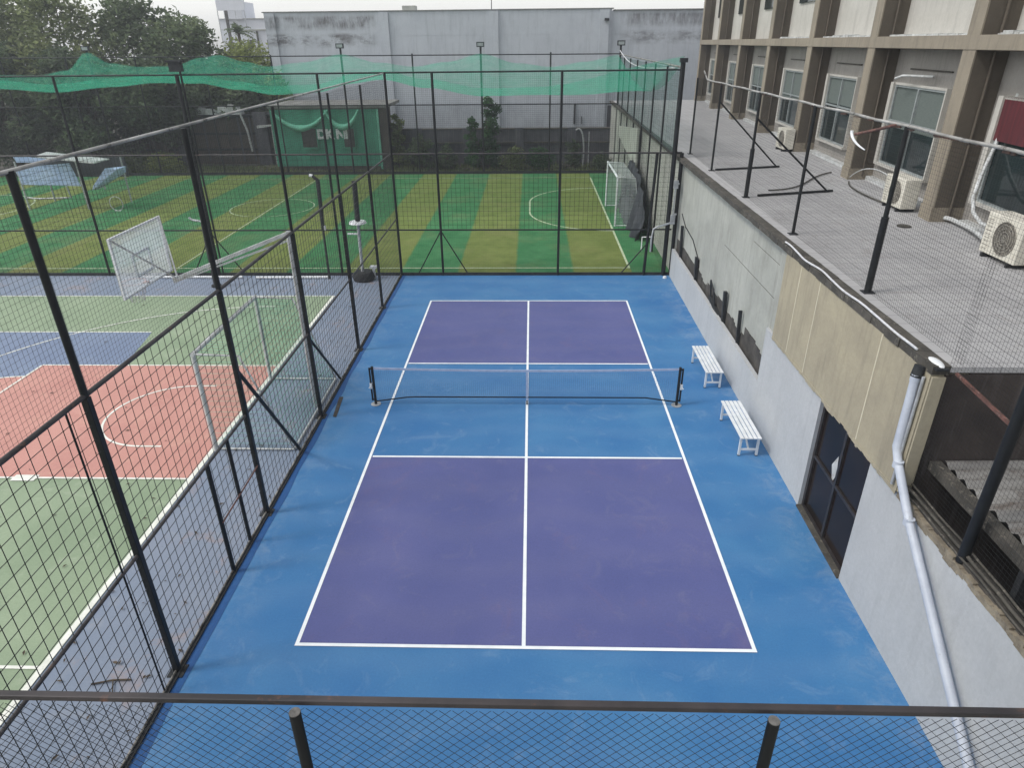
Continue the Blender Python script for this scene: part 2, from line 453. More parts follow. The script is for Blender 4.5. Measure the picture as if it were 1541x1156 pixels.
# ------------------------------------------------------------------ mesh builder
class MB:
    def __init__(s):
        s.v, s.f, s.sm = [], [], []
    def add(s, vs, fs, smooth=False):
        o = len(s.v)
        s.v += [tuple(p) for p in vs]
        s.f += [tuple(i + o for i in f) for f in fs]
        s.sm += [smooth] * len(fs)
        return s
    def quad(s, a, b, c, d):
        return s.add([a, b, c, d], [(0, 1, 2, 3)])
    def hexa(s, p):          # 8 corners: bottom ring 0-3, top ring 4-7
        return s.add(p, [(0, 3, 2, 1), (4, 5, 6, 7), (0, 1, 5, 4), (1, 2, 6, 5), (2, 3, 7, 6), (3, 0, 4, 7)])
    def box(s, x0, x1, y0, y1, z0, z1):
        return s.hexa([(x0, y0, z0), (x1, y0, z0), (x1, y1, z0), (x0, y1, z0),
                       (x0, y0, z1), (x1, y0, z1), (x1, y1, z1), (x0, y1, z1)])
    def bar(s, a, b, wx, wz=None, up=(0, 0, 1)):
        """square bar from a to b"""
        a, b = Vector(a), Vector(b)
        wz = wz or wx
        d = (b - a).normalized()
        u = Vector(up)
        if abs(d.dot(u)) > 0.98:
            u = Vector((0, 1, 0))
        r = d.cross(u).normalized() * wx * .5
        q = r.normalized().cross(d).normalized() * wz * .5
        ring = lambda p: [p - r - q, p + r - q, p + r + q, p - r + q]
        A, B = ring(a), ring(b)
        return s.add(A + B, [(0, 1, 2, 3), (7, 6, 5, 4), (0, 4, 5, 1), (1, 5, 6, 2), (2, 6, 7, 3), (3, 7, 4, 0)])
    def tube(s, pts, rad, n=10, caps=True, smooth=True):
        pts = [Vector(p) for p in pts]
        rs = rad if isinstance(rad, (list, tuple)) else [rad] * len(pts)
        vs, fs = [], []
        ref = None
        for i, p in enumerate(pts):
            d = (pts[min(i + 1, len(pts) - 1)] - pts[max(i - 1, 0)]).normalized()
            if ref is None:
                ref = Vector((0, 0, 1)) if abs(d.z) < 0.9 else Vector((1, 0, 0))
            r = d.cross(ref).normalized()
            ref = r.cross(d).normalized()
            for k in range(n):
                a = 2 * math.pi * k / n
                vs.append(p + (r * math.cos(a) + ref * math.sin(a)) * rs[i])
        for i in range(len(pts) - 1):
            for k in range(n):
                k2 = (k + 1) % n
                fs.append((i * n + k, i * n + k2, (i + 1) * n + k2, (i + 1) * n + k))
        s.add(vs, fs, smooth)
        if caps:
            m = len(pts) - 1
            s.add([vs[k] for k in range(n)][::-1], [tuple(range(n))])
            s.add([vs[m * n + k] for k in range(n)], [tuple(range(n))])
        return s
    def wire(s, a, b, r):
        a, b = Vector(a), Vector(b)
        d = (b - a)
        if d.length < 1e-4:
            return s
        d.normalize()
        u = Vector((0, 0, 1)) if abs(d.z) < 0.9 else Vector((1, 0, 0))
        p = d.cross(u).normalized()
        q = p.cross(d)
        vs = []
        for c in (a, b):
            for k in range(3):
                an = 2.094 * k
                vs.append(c + (p * math.cos(an) + q * math.sin(an)) * r)
        return s.add(vs, [(0, 1, 4, 3), (1, 2, 5, 4), (2, 0, 3, 5)], True)
    def disc(s, c, r, h, n=24, rx=None):
        return s.tube([c, (c[0], c[1], c[2] + h)], r, n)
    def build(s, name, m, parent=None, origin=None, bevel=0):
        me = bpy.data.meshes.new(name)
        if origin is None:
            origin = parent['_o'] if parent is not None and '_o' in parent else (0, 0, 0)
        ox, oy, oz = origin
        me.from_pydata([(x - ox, y - oy, z - oz) for x, y, z in s.v], [], s.f)
        me.polygons.foreach_set('use_smooth', s.sm)
        me.update()
        ms = m if isinstance(m, list) else [m]
        for q in ms:
            me.materials.append(q)
        o = bpy.data.objects.new(name, me)
        COL.objects.link(o)
        if parent is not None:
            o.parent = parent
            ORG[o.name] = origin
            if parent.name in ORG and parent.type == 'MESH':
                o.parent = parent
        else:
            o.location = origin
        if bevel:
            bv = o.modifiers.new('bevel', 'BEVEL')
            bv.width = bevel
            bv.segments = 2
            bv.limit_method = 'ANGLE'
        return o
ORG = {}

def tag(o, label=None, cat=None, group=None, kind=None):
    if label: o['label'] = label
    if cat: o['category'] = cat
    if group: o['group'] = group
    if kind: o['kind'] = kind
    return o

def thing(name, loc, label, cat, group=None):
    o = bpy.data.objects.new(name, None)
    o.empty_display_size = 0.2
    COL.objects.link(o)
    o.location = loc
    ORG[o.name] = tuple(loc)
    return tag(o, label, cat, group)

def part(mb, name, m, parent, label=None, bevel=0):
    """geometry in world coordinates, stored relative to its thing"""
    top = parent
    while top.parent is not None:
        top = top.parent
    o = mb.build(name, m, parent, origin=tuple(ORG[top.name]), bevel=bevel)
    if label: o['label'] = label
    return o

def solo(mb, name, m, label, cat, loc=(0, 0, 0), group=None, bevel=0):
    o = mb.build(name, m, None, origin=loc, bevel=bevel)
    return tag(o, label, cat, group)

def struct(mb, name, m):
    return tag(mb.build(name, m), kind='structure')

def copy_tree(o, parent=None):
    c = o.copy()
    COL.objects.link(c)
    if parent is not None:
        c.parent = parent
    for ch in [q for q in bpy.data.objects if q.parent == o]:
        copy_tree(ch, c)
    return c

def lerp(a, b, t):
    return a + (b - a) * t

def interp(tab, x):
    if x <= tab[0][0]: return tab[0][1]
    for (x0, y0), (x1, y1) in zip(tab, tab[1:]):
        if x <= x1:
            t = (x - x0) / (x1 - x0)
            t = t * t * (3 - 2 * t)
            return y0 + (y1 - y0) * t
    return tab[-1][1]

def square_mesh(mb, P, u0, u1, v0, v1, su, sv, r):
    """P(u, v) -> point; straight wires of a rectangular mesh"""
    n = int(round((u1 - u0) / su))
    for i in range(n + 1):
        u = lerp(u0, u1, i / n)
        mb.wire(P(u, v0), P(u, v1), r)
    n = int(round((v1 - v0) / sv))
    for i in range(n + 1):
        v = lerp(v0, v1, i / n)
        mb.wire(P(u0, v), P(u1, v), r)

def sag_mesh(mb, P, u0, u1, v0, v1, s, r, sag=.02, span=3.3, seg=.55):
    """square rope mesh whose horizontal cords hang a little between posts"""
    def off(u, v):
        f = math.sin(math.pi * ((u - u0) % span) / span)
        return -sag * f * (v - v0) / (v1 - v0) * (1.0 if v < v1 - s else .25)
    n = int(round((u1 - u0) / s))
    for i in range(n + 1):
        u = u0 + i * s + random.uniform(-.006, .006)
        if u > u1: break
        du = random.uniform(-.018, .018)
        um = (u + du)
        mb.wire(P(u, v0), P(um, (v0 + v1) / 2 + off(u, (v0 + v1) / 2)), r)
        mb.wire(P(um, (v0 + v1) / 2 + off(u, (v0 + v1) / 2)), P(u + du * .4, v1), r)
    m_ = int(round((v1 - v0) / s))
    k = int((u1 - u0) / seg)
    for j in range(1, m_):
        v = lerp(v0, v1, j / m_)
        pr = None
        for i in range(k + 1):
            u = lerp(u0, u1, i / k)
            pt = P(u, v + off(u, v) + random.uniform(-.003, .003))
            if pr: mb.wire(pr, pt, r)
            pr = pt

def diamond_mesh(mb, P, u0, u1, v0, v1, s, r, ratio=1.0, wob=0.0):
    """two families of slanting wires clipped to the panel; s = spacing along u"""
    W, Hh = u1 - u0, v1 - v0
    k = ratio
    n = int((W + Hh / k) / s) + 1
    for sg in (1, -1):
        for i in range(n + 1):
            a = -Hh / k + i * s + random.uniform(-wob, wob)
            t0 = max(0.0, -a)
            t1 = min(Hh / k, W - a)
            if t1 - t0 < 1e-3:
                continue
            ua, va, ub, vb = a + t0, t0 * k, a + t1, t1 * k
            if sg < 0:
                ua, ub = W - ua, W - ub
            mb.wire(P(u0 + ua, v0 + va), P(u0 + ub, v0 + vb), r)

# ================================================================== SETTING
g = MB()
g.quad((-300, -300, -0.06), (300, -300, -0.06), (300, 400, -0.06), (-300, 400, -0.06))
struct(g, 'ground', M['dirt'])
EY = 9.34                                   # end fence line
struct(MB().box(-4.45, 4.9, -11.2, EY, -0.05, 0.0), 'blue_court_floor', M['blue'])
struct(MB().box(-40, -4.45, -11.2, EY + 0.05, -0.05, 0.0), 'faded_blue_floor', M['oldblue'])
p = MB()
p.quad((-3.03, -6.70, .004), (3.03, -6.70, .004), (3.03, -2.134, .004), (-3.03, -2.134, .004))
p.quad((-3.03, 2.134, .004), (3.03, 2.134, .004), (3.03, 6.70, .004), (-3.03, 6.70, .004))
struct(p, 'purple_court_floor', M['purple'])
def ln(mb, x0, x1, y0, y1, z):
    mb.quad((x0, y0, z), (x1, y0, z), (x1, y1, z), (x0, y1, z))
L = MB()
lw = 0.052
for s in (-1, 1):
    ln(L, s * 3.048 - lw / 2, s * 3.048 + lw / 2, -6.706, 6.706, .008)
ln(L, -3.048 - lw / 2, 3.048 + lw / 2, -6.706 - lw, -6.706, .009)
ln(L, -3.048 - lw / 2, 3.048 + lw / 2, 6.706, 6.706 + lw, .009)
ln(L, -3.0, 3.0, -2.134 - lw / 2, -2.134 + lw / 2, .009)
ln(L, -3.0, 3.0, 2.134 - lw / 2, 2.134 + lw / 2, .009)
ln(L, -lw / 2, lw / 2, -6.706, -2.16, .008)
ln(L, -lw / 2, lw / 2, 2.16, 6.706, .008)
ln(L, -lw / 2, lw / 2, -2.108, 2.108, .008)
struct(L, 'white_court_markings', M['line'])
M['shadowblue'] = acrylic('shadow_blue_coat', (26, 72, 128), (34, 84, 140), (60, 110, 160), 0.5)  # soft shadow beside the divider fence, painted on the floor as darker blue
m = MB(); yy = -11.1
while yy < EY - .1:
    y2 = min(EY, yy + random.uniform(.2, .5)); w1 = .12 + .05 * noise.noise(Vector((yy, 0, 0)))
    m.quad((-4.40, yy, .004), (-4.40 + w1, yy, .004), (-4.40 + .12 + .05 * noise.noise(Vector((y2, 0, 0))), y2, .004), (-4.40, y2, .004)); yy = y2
struct(m, 'fence_shadow_strip', M['shadowblue'])

# basketball court
BX, BY0, BY1 = -6.2, -7.15, 7.2
struct(MB().quad((-40, -11, .004), (BX, -11, .004), (BX, BY1, .004), (-40, BY1, .004)), 'green_court_floor', M['oldgreen'])
q = MB()
q.quad((-40, 1.97, .008), (-10.2, 1.97, .008), (-10.6, 4.15, .008), (-40, 4.15, .008))
q.quad((-40, -2.95, .008), (-12.3, -2.95, .008), (-12.3, 1.97, .008), (-40, 1.97, .008))
struct(q, 'grey_blue_court_floor', M['greyblue'])
q = MB()
q.quad((-12.3, -2.95, .010), (BX, -2.95, .010), (BX, 1.97, .010), (-12.3, 1.97, .010))
n = 28
arc = [(-12.3 + 1.8 * math.cos(a), -.49 + 1.8 * math.sin(a), .012) for a in [math.pi * .5 + math.pi * i / n for i in range(n + 1)]]
q.add(arc, [tuple(range(n + 1))])
struct(q, 'red_key_floor', M['red'])
q = MB()
def arc_line(mb, cx, cy, r, a0, a1, wd, z, n=60, sx=1.0):
    for i in range(n):
        A, B = lerp(a0, a1, i / n), lerp(a0, a1, (i + 1) / n)
        f = lambda a, rr: (cx + rr * math.cos(a) * sx, cy + rr * math.sin(a), z)
        mb.quad(f(A, r - wd / 2), f(A, r + wd / 2), f(B, r + wd / 2), f(B, r - wd / 2))
ln(q, BX - .09, BX, -11, BY1, .014)
ln(q, -40, BX - .09, BY1 - .05, BY1, .014)
ln(q, -40, BX - .09, BY0 - .05, BY0, .014)
ln(q, -12.3, BX - .09, -2.97, -2.92, .015)
ln(q, -12.3, BX - .09, 1.94, 1.99, .015)
ln(q, -12.33, -12.28, -2.92, 1.94, .015)
ln(q, -40, -10.6, 4.12, 4.17, .015)
ln(q, -9.6, -9.15, -3.05, -2.86, .018)
arc_line(q, -12.3, -.49, 1.8, math.pi * .5, math.pi * 1.5, .05, .016)
arc_line(q, -7.8, -.5, 1.33, math.pi * .5, math.pi * 1.5, .05, .016)
ln(q, -7.8, -7.35, .805, .855, .016)
ln(q, -7.8, -7.35, -1.855, -1.805, .016)
arc_line(q, -7.8, -.5, 6.7, math.pi * .5, math.pi * 1.5, .05, .017, 90)
struct(q, 'worn_court_markings', M['oldline'])

# football turf
TY0, TY1 = EY + .06, 29.5
struct(MB().box(-34, 5.1, TY0, TY1, -0.05, 0.012), 'turf_field', M['turf'])
q = MB()
LX = 3.6
ln(q, LX - .08, LX, 10.1, 28.1, .018)
ln(q, -29, LX - .08, 10.1, 10.17, .018)
ln(q, -29, LX - .08, 28.04, 28.1, .018)
ln(q, -12.765, -12.715, 10.17, 28.03, .018)
arc_line(q, -12.74, 20.2, 2.0, 0, 2 * math.pi, .05, .020)
arc_line(q, 3.6, 19.0, 3.6, math.pi, 1.5 * math.pi, .08, .020)
arc_line(q, 3.6, 21.2, 3.6, math.pi * .5, math.pi, .08, .020)
ln(q, -.04, .04, 19.0, 21.2, .020)
arc_line(q, -29, 20, 3.6, -math.pi * .5, math.pi * .5, .08, .020)
struct(q, 'turf_markings', M['turfline'])
struct(MB().box(-40, 12, TY1, 60, -0.05, -0.02), 'waste_ground', M['dirt'])

# ================================================================== BUILDING ON THE RIGHT
def xw(y): return 4.735 + 0.009 * y
def xf(y): return 8.10 + 0.066 * y
def skew(f):
    def g(mb, y0, y1, z0, z1, d0, d1):
        return mb.hexa([(f(y0) + d0, y0, z0), (f(y0) + d1, y0, z0), (f(y1) + d1, y1, z0), (f(y1) + d0, y1, z0),
                        (f(y0) + d0, y0, z1), (f(y0) + d1, y0, z1), (f(y1) + d1, y1, z1), (f(y1) + d0, y1, z1)])
    return g
wb, fb = skew(xw), skew(xf)
NY = -6.1                                   # near end of the terrace block
DZ = 3.87
bld = thing('office_building', (8, 10, 0), 'long beige building with deep window bays and a roof terrace beside the blue court', 'building')
# terrace body
m = MB(); m.hexa([(xw(NY) + .02, NY, 0), (14, NY, 0), (14, 33, 0), (xw(33) + .45, 33, 0),
                  (xw(NY) + .02, NY, DZ - .07), (14, NY, DZ - .07), (14, 33, DZ - .07), (xw(33) + .45, 33, DZ - .07)])
# keep the court side of the body behind the wall panels
m.v = [(max(x, xw(y) + .40) if x < 10 else x, y, z) for x, y, z in m.v]
part(m, 'terrace_body', M['darkwall'], bld)
m = MB(); wb(m, NY - .02, 33, DZ - .07, DZ, .16, 9.2)
part(m, 'terrace_deck', M['deck'], bld)
m = MB()
y = NY - .02
while y < 33:
    y2 = min(y + random.uniform(.25, .5), 33)
    wb(m, y, y2, DZ - .10, DZ + .006 + random.uniform(0, .008), -.045 + random.uniform(-.008, .012), .16)
    y = y2
part(m, 'coping', M['grime'], bld)
# wall panels on the court side
m = MB(); wb(m, NY, -1.12, 2.13, DZ - .10, -.03, .40)
part(m, 'tan_wall_panel', M['tan'], bld)
for yy in (-1.9, -2.75, -4.9):
    m = MB(); wb(m, yy - .012, yy + .012, 2.16, DZ - .11, -.033, -.03)
    part(m, 'plaster_joint', M['cream'], bld)
m = MB(); wb(m, -1.12, 9.3, .0, DZ - .10, .16, .40)
wb(m, -1.12, -.66, 2.13, DZ - .10, .05, .16)
part(m, 'concrete_wall_panel', M['concrete'], bld)
m = MB(); wb(m, -.64, 3.6, 2.62, 2.628, .157, .16)
part(m, 'concrete_joint', M['grime'], bld)
m = MB(); wb(m, -.64, 1.4, 3.30, 3.307, .157, .16)
part(m, 'concrete_joint', M['grime'], bld)
m = MB(); wb(m, 9.3, 33, 0, DZ - .10, .10, .45)
part(m, 'turf_side_wall', M['concrete'], bld, 'grey block wall beside the turf')
m = MB()
for z in (1.0, 2.0, 3.0): wb(m, 9.32, 30, z, z + .012, .097, .10)
for i in range(12): wb(m, 9.9 + i * 1.6, 9.912 + i * 1.6, 0, DZ - .11, .097, .10)
part(m, 'block_joint', M['railmid'], bld)
m = MB()
wb(m, -10.6, -5.36, 0, 2.13, 0, .22)
wb(m, -3.58, -1.12, 0, 2.13, 0, .22)
wb(m, -1.12, -.66, 0, 2.13, 0, .16)
wb(m, -5.36, -3.58, 2.105, 2.13, 0, .22)
part(m, 'painted_lower_wall', M['whitewall'], bld)
m = MB(); wb(m, -.66, 9.25, 0, .95, 0, .09)
part(m, 'low_painted_wall', M['whitewall'], bld)
m = MB(); wb(m, -.64, 9.25, .80, .90, .09, .16)
part(m, 'gutter_bed', M['grimedark'], bld)
m = MB(); 
y = -.64
while y < 9.2:
    y2 = min(9.25, y + random.uniform(.12, .4)); h = 1.12 + .22 * noise.noise(Vector((y * 1.1, 3, 0))) + random.uniform(-.03, .03)
    if y < 1.0: h += .15
    wb(m, y, y2, .90, h + .12, .150, .16); y = y2
part(m, 'grime_strip', M['grimedark'], bld)
m = MB()
y = -10.6
while y < NY:
    y2 = min(NY, y + random.uniform(.06, .16))
    wb(m, y, y2, 2.09 - .08 * abs(noise.noise(Vector((y * 1.7, 0, 0)))) - random.uniform(0, .015), 2.15 + random.uniform(-.02, .03), -.004, .055)
    y = y2
part(m, 'broken_wall_top', M['bare'], bld)
m = MB()
y = -10.6
while y < NY:
    y2 = min(NY, y + random.uniform(.2, .5))
    wb(m, y, y2, 2.10, 2.15 + random.uniform(0, .04), .055, .215); y = y2
part(m, 'grimy_wall_top', M['grimedark'], bld)
m = MB()
y = NY
while y < -1.12:
    y2 = min(-1.12, y + random.uniform(.05, .15))
    d = .05 * (noise.noise(Vector((y * 2.1, 5, 0)))) + random.uniform(-.012, .012)
    wb(m, y, y2, 2.10 + d, 2.15, -.036, -.028)
    y = y2
part(m, 'ragged_plaster_edge', M['tan'], bld)
# corner strip by the terrace end and its stained end face
m = MB(); wb(m, NY - .02, NY + .0, 0, DZ - .1, .12, 9.2)
part(m, 'stained_end_wall', M['darkwall'], bld)
m = MB(); wb(m, NY - .05, NY - .02, 2.16, DZ - .12, -.03, .12)
part(m, 'corner_strip', M['tan'], bld)
m = MB(); m.tube([(xw(-6.02) - .06, -6.03, 3.7), (xw(-6.02) - .06, -6.03, 2.2)], .02, 8)
part(m, 'conduit', M['metalw'], bld)
# glass door
dr = MB()
D0, D1 = -5.36, -3.58
wb(dr, D0, D0 + .07, .0, 2.10, .06, .14); wb(dr, D1 - .07, D1, .0, 2.10, .06, .14)
wb(dr, D0 + .07, D1 - .07, 2.03, 2.10, .06, .14); wb(dr, D0 + .07, D1 - .07, 0, .07, .06, .14)
wb(dr, -4.50, -4.44, .07, 2.03, .06, .14)
wb(dr, D0 + .07, -4.50, 1.03, 1.08, .06, .12); wb(dr, -4.44, D1 - .07, 1.03, 1.08, .06, .12)
dframe = part(dr, 'door', M['dframe'], bld, 'double glass door with black frame')
m = MB(); wb(m, D0 + .07, -4.50, .07, 2.03, .09, .10); wb(m, -4.44, D1 - .07, .07, 2.03, .09, .10)
part(m, 'door_glass', M['glass'], dframe)
m = MB(); m.add([(xw(-4.6) + .085, -4.36, 1.52), (xw(-4.6) + .085, -4.22, 1.28), (xw(-4.6) + .085, -4.34, 1.02), (xw(-4.6) + .085, -4.42, 1.22)], [(0, 3, 2, 1)])  # flat white patch standing in for a reflection in the glass
part(m, 'painted_reflection', M['whiteold'], dframe, 'white reflection painted on the door glass')
m = MB(); wb(m, D0, D1, -.0, .03, -.03, .06)
part(m, 'door_sill', M['grime'], bld)
m = MB(); wb(m, D0 - .0, D1, .0, 2.105, .15, .40)
part(m, 'door_recess', M['glass'], bld)
# white downpipe
m = MB()
pp = [(xw(-6) - .10, -5.95, 3.66), (xw(-6) - .10, -5.98, 2.72), (xw(-6) - .10, -6.10, 2.55), (xw(-6.6) - .10, -6.62, 2.08), (xw(-8.2) - .10, -8.2, .90), (xw(-9.4) - .10, -9.4, 0.02)]
m.tube(pp, .052, 14)
for c in ((pp[0], .058), (pp[2], .06), (pp[3], .06)):
    a = Vector(c[0]); m.tube([a - Vector((0, 0, .05)), a + Vector((0, 0, .04))], c[1], 14)
part(m, 'downpipe', M['plastic'], bld, 'white plastic downpipe')
m = MB(); m.tube([(xw(-5.95) - .10, -5.95, 3.66), (xw(-5.95) - .07, -5.93, 3.80)], .065, 12)
part(m, 'rain_funnel', M['blackdull'], bld)
# bays
cys = [-4.1, .98, 5.70, 10.75, 15.95, 21.3, 26.9, 32.6]
for c in cys:
    m = MB(); fb(m, c - .23, c + .23, DZ, 7.0, 0, .03)
    fb(m, c - .23, c + .23, 7.24, 10.3, 0, .03)
    part(m, 'column', M['beige'], bld)
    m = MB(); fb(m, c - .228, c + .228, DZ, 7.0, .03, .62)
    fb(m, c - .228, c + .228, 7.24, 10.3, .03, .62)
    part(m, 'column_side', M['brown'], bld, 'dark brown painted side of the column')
    m = MB(); fb(m, c - .25, c + .25, DZ, DZ + .28, -.02, .62)
    part(m, 'column_base', M['beige'], bld)
    m = MB(); x0 = xf(c - .23)
    m.tube([(x0 + .34, c - .27, DZ + .1), (x0 + .34, c - .27, 6.96)], .028, 8)
    m.tube([(x0 + .34, c - .27, 7.26), (x0 + .34, c - .27, 10.2)], .028, 8)
    part(m, 'wall_pipe', M['brown'], bld)
m = MB(); fb(m, -7, 32.83, 7.0, 7.24, -.015, .62); part(m, 'floor_beam', M['beige'], bld)
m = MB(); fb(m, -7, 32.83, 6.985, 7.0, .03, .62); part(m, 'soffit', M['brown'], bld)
m = MB(); fb(m, -7, 32.83, 10.3, 10.6, -.015, .62); part(m, 'floor_beam', M['beige'], bld)
m = MB(); fb(m, -7, 32.83, 10.6, 11.4, .05, .3); part(m, 'parapet', M['beige'], bld)
m = MB(); fb(m, -7, 32.83, DZ, 7.0, .62, 6.5); part(m, 'back_wall', M['bwall_shade'], bld)
m = MB(); fb(m, -7, 32.83, 7.0, 10.6, .62, 6.5); part(m, 'upper_back_wall', M['bwall'], bld)
# rubble on the beam ledge
m = MB()
yy = -2.0
while yy < 16:
    y2 = yy + random.uniform(.08, .2)
    h = .02 + .06 * max(0, noise.noise(Vector((yy * 2.2, 1, 0))) + .25)
    fb(m, yy, y2, 7.24, 7.24 + h, .34 - h * 1.5, .62)
    yy = y2
part(m, 'ledge_mortar', M['whiteold'], bld)
for i, c in enumerate(cys[:-1]):
    o0, o1 = (1.5, 4.05) if i == 1 else ((1.9, 4.2) if i else (1.0, 4.35))
    y0, y1, z0, z1 = c + o0, c + o1, 4.45, 6.2
    # projecting surround
    m = MB()
    fb(m, y0 - .05, y0, z0 - .06, z1 + .05, .50, .62); fb(m, y1, y1 + .16, z0 - .06, z1 + .05, .46, .62)
    fb(m, y0, y1, z1, z1 + .05, .50, .62); fb(m, y0 - .05, y1 + .16, z0 - .12, z0 - .06, .46, .62)
    wn = part(m, 'window', M['bwall'], bld)
    m = MB(); t = .045
    mids = [(y0 + y1) / 2]
    fb(m, y0, y0 + t, z0 - .06, z1, .52, .56); fb(m, y1 - t, y1, z0 - .06, z1, .52, .56)
    fb(m, y0 + t, y1 - t, z1 - t, z1, .52, .56); fb(m, y0 + t, y1 - t, z0 - .06, z0 - .015, .52, .56)
    for q in mids: fb(m, q - .025, q + .025, z0 - .015, z1 - t, .51, .57)
    fb(m, y0 + t, mids[0] - .025, 5.38, 5.42, .52, .56); fb(m, mids[0] + .025, y1 - t, 5.38, 5.42, .52, .56)
    part(m, 'window_frame', M['frame'], wn)
    m = MB(); fb(m, y0 + t, y1 - t, z0 - .015, z1 - t, .575, .59)
    part(m, 'pane', M['wglass'], wn)
    m = MB()
    if i == 0:
        fb(m, y0 - .3, y1 + .1, 5.50, 6.25, .50, .53)
        part(m, 'curtain', M['redcloth'], wn, 'dark red cloth over the top of the window')
    else:
        fb(m, y0 + t, y1 - t, 5.45 - .2 * (i % 2), z1 - t, .566, .574)
        part(m, 'blind', M['blind'], wn)
    m = MB(); fb(m, y0 + .1, y0 + 2.1, z1 + .34, z1 + .37, .58, .62)
    part(m, 'conduit', M['grime'], bld)
    m = MB(); fb(m, c + .3, c + 4.6, DZ, DZ + .10, .45, .62)
    part(m, 'plinth', M['whiteold'], bld)
    # upper floor window strip
    m = MB(); fb(m, c + 1.0, c + 4.0, 8.35, 9.9, .56, .62)
    part(m, 'upper_window', M['wglass'], bld)

# air conditioners standing on the terrace
def ac_unit(x, y, z, L_, H_, D_, label):
    t = thing('air_conditioner', (x, y, z), label, 'air conditioner', 'outdoor units on the terrace')
    m = MB(); m.box(x, x + D_, y, y + L_, z + .07, z + H_)
    body = part(m, 'casing', M['ac'], t, bevel=.015)
    m = MB()
    cy_, cz_, rr = y + L_ * .40, z + .07 + (H_ - .07) / 2, (H_ - .1) * .42
    for k in range(5):
        r0 = rr * (k + 1) / 5
        m.tube([(x - .012, cy_ + r0 * math.cos(a), cz_ + r0 * math.sin(a)) for a in [2 * math.pi * i / 28 for i in range(29)]], .006, 5, False)
    for k in range(12):
        a = 2 * math.pi * k / 12
        m.wire((x - .012, cy_, cz_), (x - .012, cy_ + rr * math.cos(a), cz_ + rr * math.sin(a)), .006)
    part(m, 'fan_grille', M['acgrille'], t)
    m = MB(); m.tube([(x + .004, cy_, cz_), (x - .004, cy_, cz_)], rr, 28)
    part(m, 'fan_opening', M['fanshade'], t)
    m = MB()
    for k in range(9):
        zz = z + .14 + k * (H_ - .2) / 9
        m.box(x - .004, x + .001, y + L_ * .80, y + L_ * .95, zz, zz + .012)
    part(m, 'louvre', M['acgrille'], t)
    for yy in (y + .1, y + L_ - .16):
        m = MB(); m.box(x - .02, x + D_ + .02, yy, yy + .05, z, z + .07)
        part(m, 'foot', M['rubber'], t)
    return t
ac_unit(7.75, -2.50, DZ, .92, .74, .36, 'large cream outdoor unit at the right edge of the terrace, the nearest of the three')
ac_unit(7.92, 1.55, DZ, .85, .68, .34, 'cream outdoor unit tucked behind a beige column in the middle of the terrace')
ac_unit(8.42, 10.5, DZ, .80, .70, .32, 'small white outdoor unit far along the terrace beside a column')
# hoses and cables
def bez(p0, p1, p2, p3, n=16):
    out = []
    for i in range(n + 1):
        t = i / n; u = 1 - t
        out.append(tuple(u**3 * a + 3 * u * u * t * b + 3 * u * t * t * c + t**3 * d for a, b, c, d in zip(p0, p1, p2, p3)))
    return out
m = MB(); m.tube([(8.74, .12, 6.3), (8.7, .19, 5.8), (8.6, .13, 5.35), (8.42, -.02, 4.9), (8.25, -.25, 4.55), (8.1, -.62, 4.36), (7.98, -1.1, 4.28), (7.95, -1.6, 4.3)], .034, 8)
solo(m, 'insulated_hose', M['whiteold'], 'thick grey white insulated hose looping down to the nearest outdoor unit', 'hose', (7.9, 0, DZ))
m = MB(); m.tube([(8.35, .95, 3.95), (8.5, .6, 3.95), (8.45, .1, 3.96), (8.3, -.5, 4.0), (8.1, -1.2, 4.0), (8.05, -1.6, 4.0)], .045, 8)
solo(m, 'lying_hose', M['whiteold'], 'pale wrapped hose lying at the foot of the wall behind the nearest unit', 'hose', (7.9, -.4, DZ))
m = MB(); m.tube(bez((8.35, 5.1, 4.0), (8.2, 3.8, 4.7), (8.4, 3.0, 4.3), (8.2, 2.4, 4.3), 16), .013, 7)
solo(m, 'cable_loop', M['whiteold'], 'thin pale cable arching behind the middle outdoor unit', 'cable', (8.3, 3.5, DZ))
m = MB(); m.tube(bez((5.9, 3.9, DZ + .03), (7.0, 4.0, DZ + .03), (7.3, 5.6, DZ + .03), (8.4, 6.4, DZ + .03), 16), .018, 7)
m2 = MB(); m2.tube(bez((8.3, 5.0, DZ + .03), (8.0, 4.4, DZ + .03), (7.9, 3.5, DZ + .03), (8.0, 2.4, DZ + .03), 16), .018, 7)
solo(m, 'floor_cable', M['grime'], 'dark cable trailing across the terrace floor near the fence brace', 'cable', (7, 5, DZ))
solo(m2, 'floor_cable', M['grime'], 'dark cable on the terrace floor running to the middle outdoor unit', 'cable', (8, 4, DZ))
m = MB(); m.tube([(8.78, 3.1, 6.45), (8.72, 3.7, 6.44), (8.66, 4.2, 6.43), (8.62, 4.45, 6.36)], .026, 7)
solo(m, 'bent_pipe', M['whiteold'], 'short pale bent pipe above the first full terrace window', 'pipe', (8.5, 4, 6.3))
m = MB(); m.disc((7.45, .35, DZ + .002), .13, .02, 20)
solo(m, 'metal_plate', M['grime'], 'small grey round plate lying on the terrace by the column', 'plate', (7.45, .35, DZ))
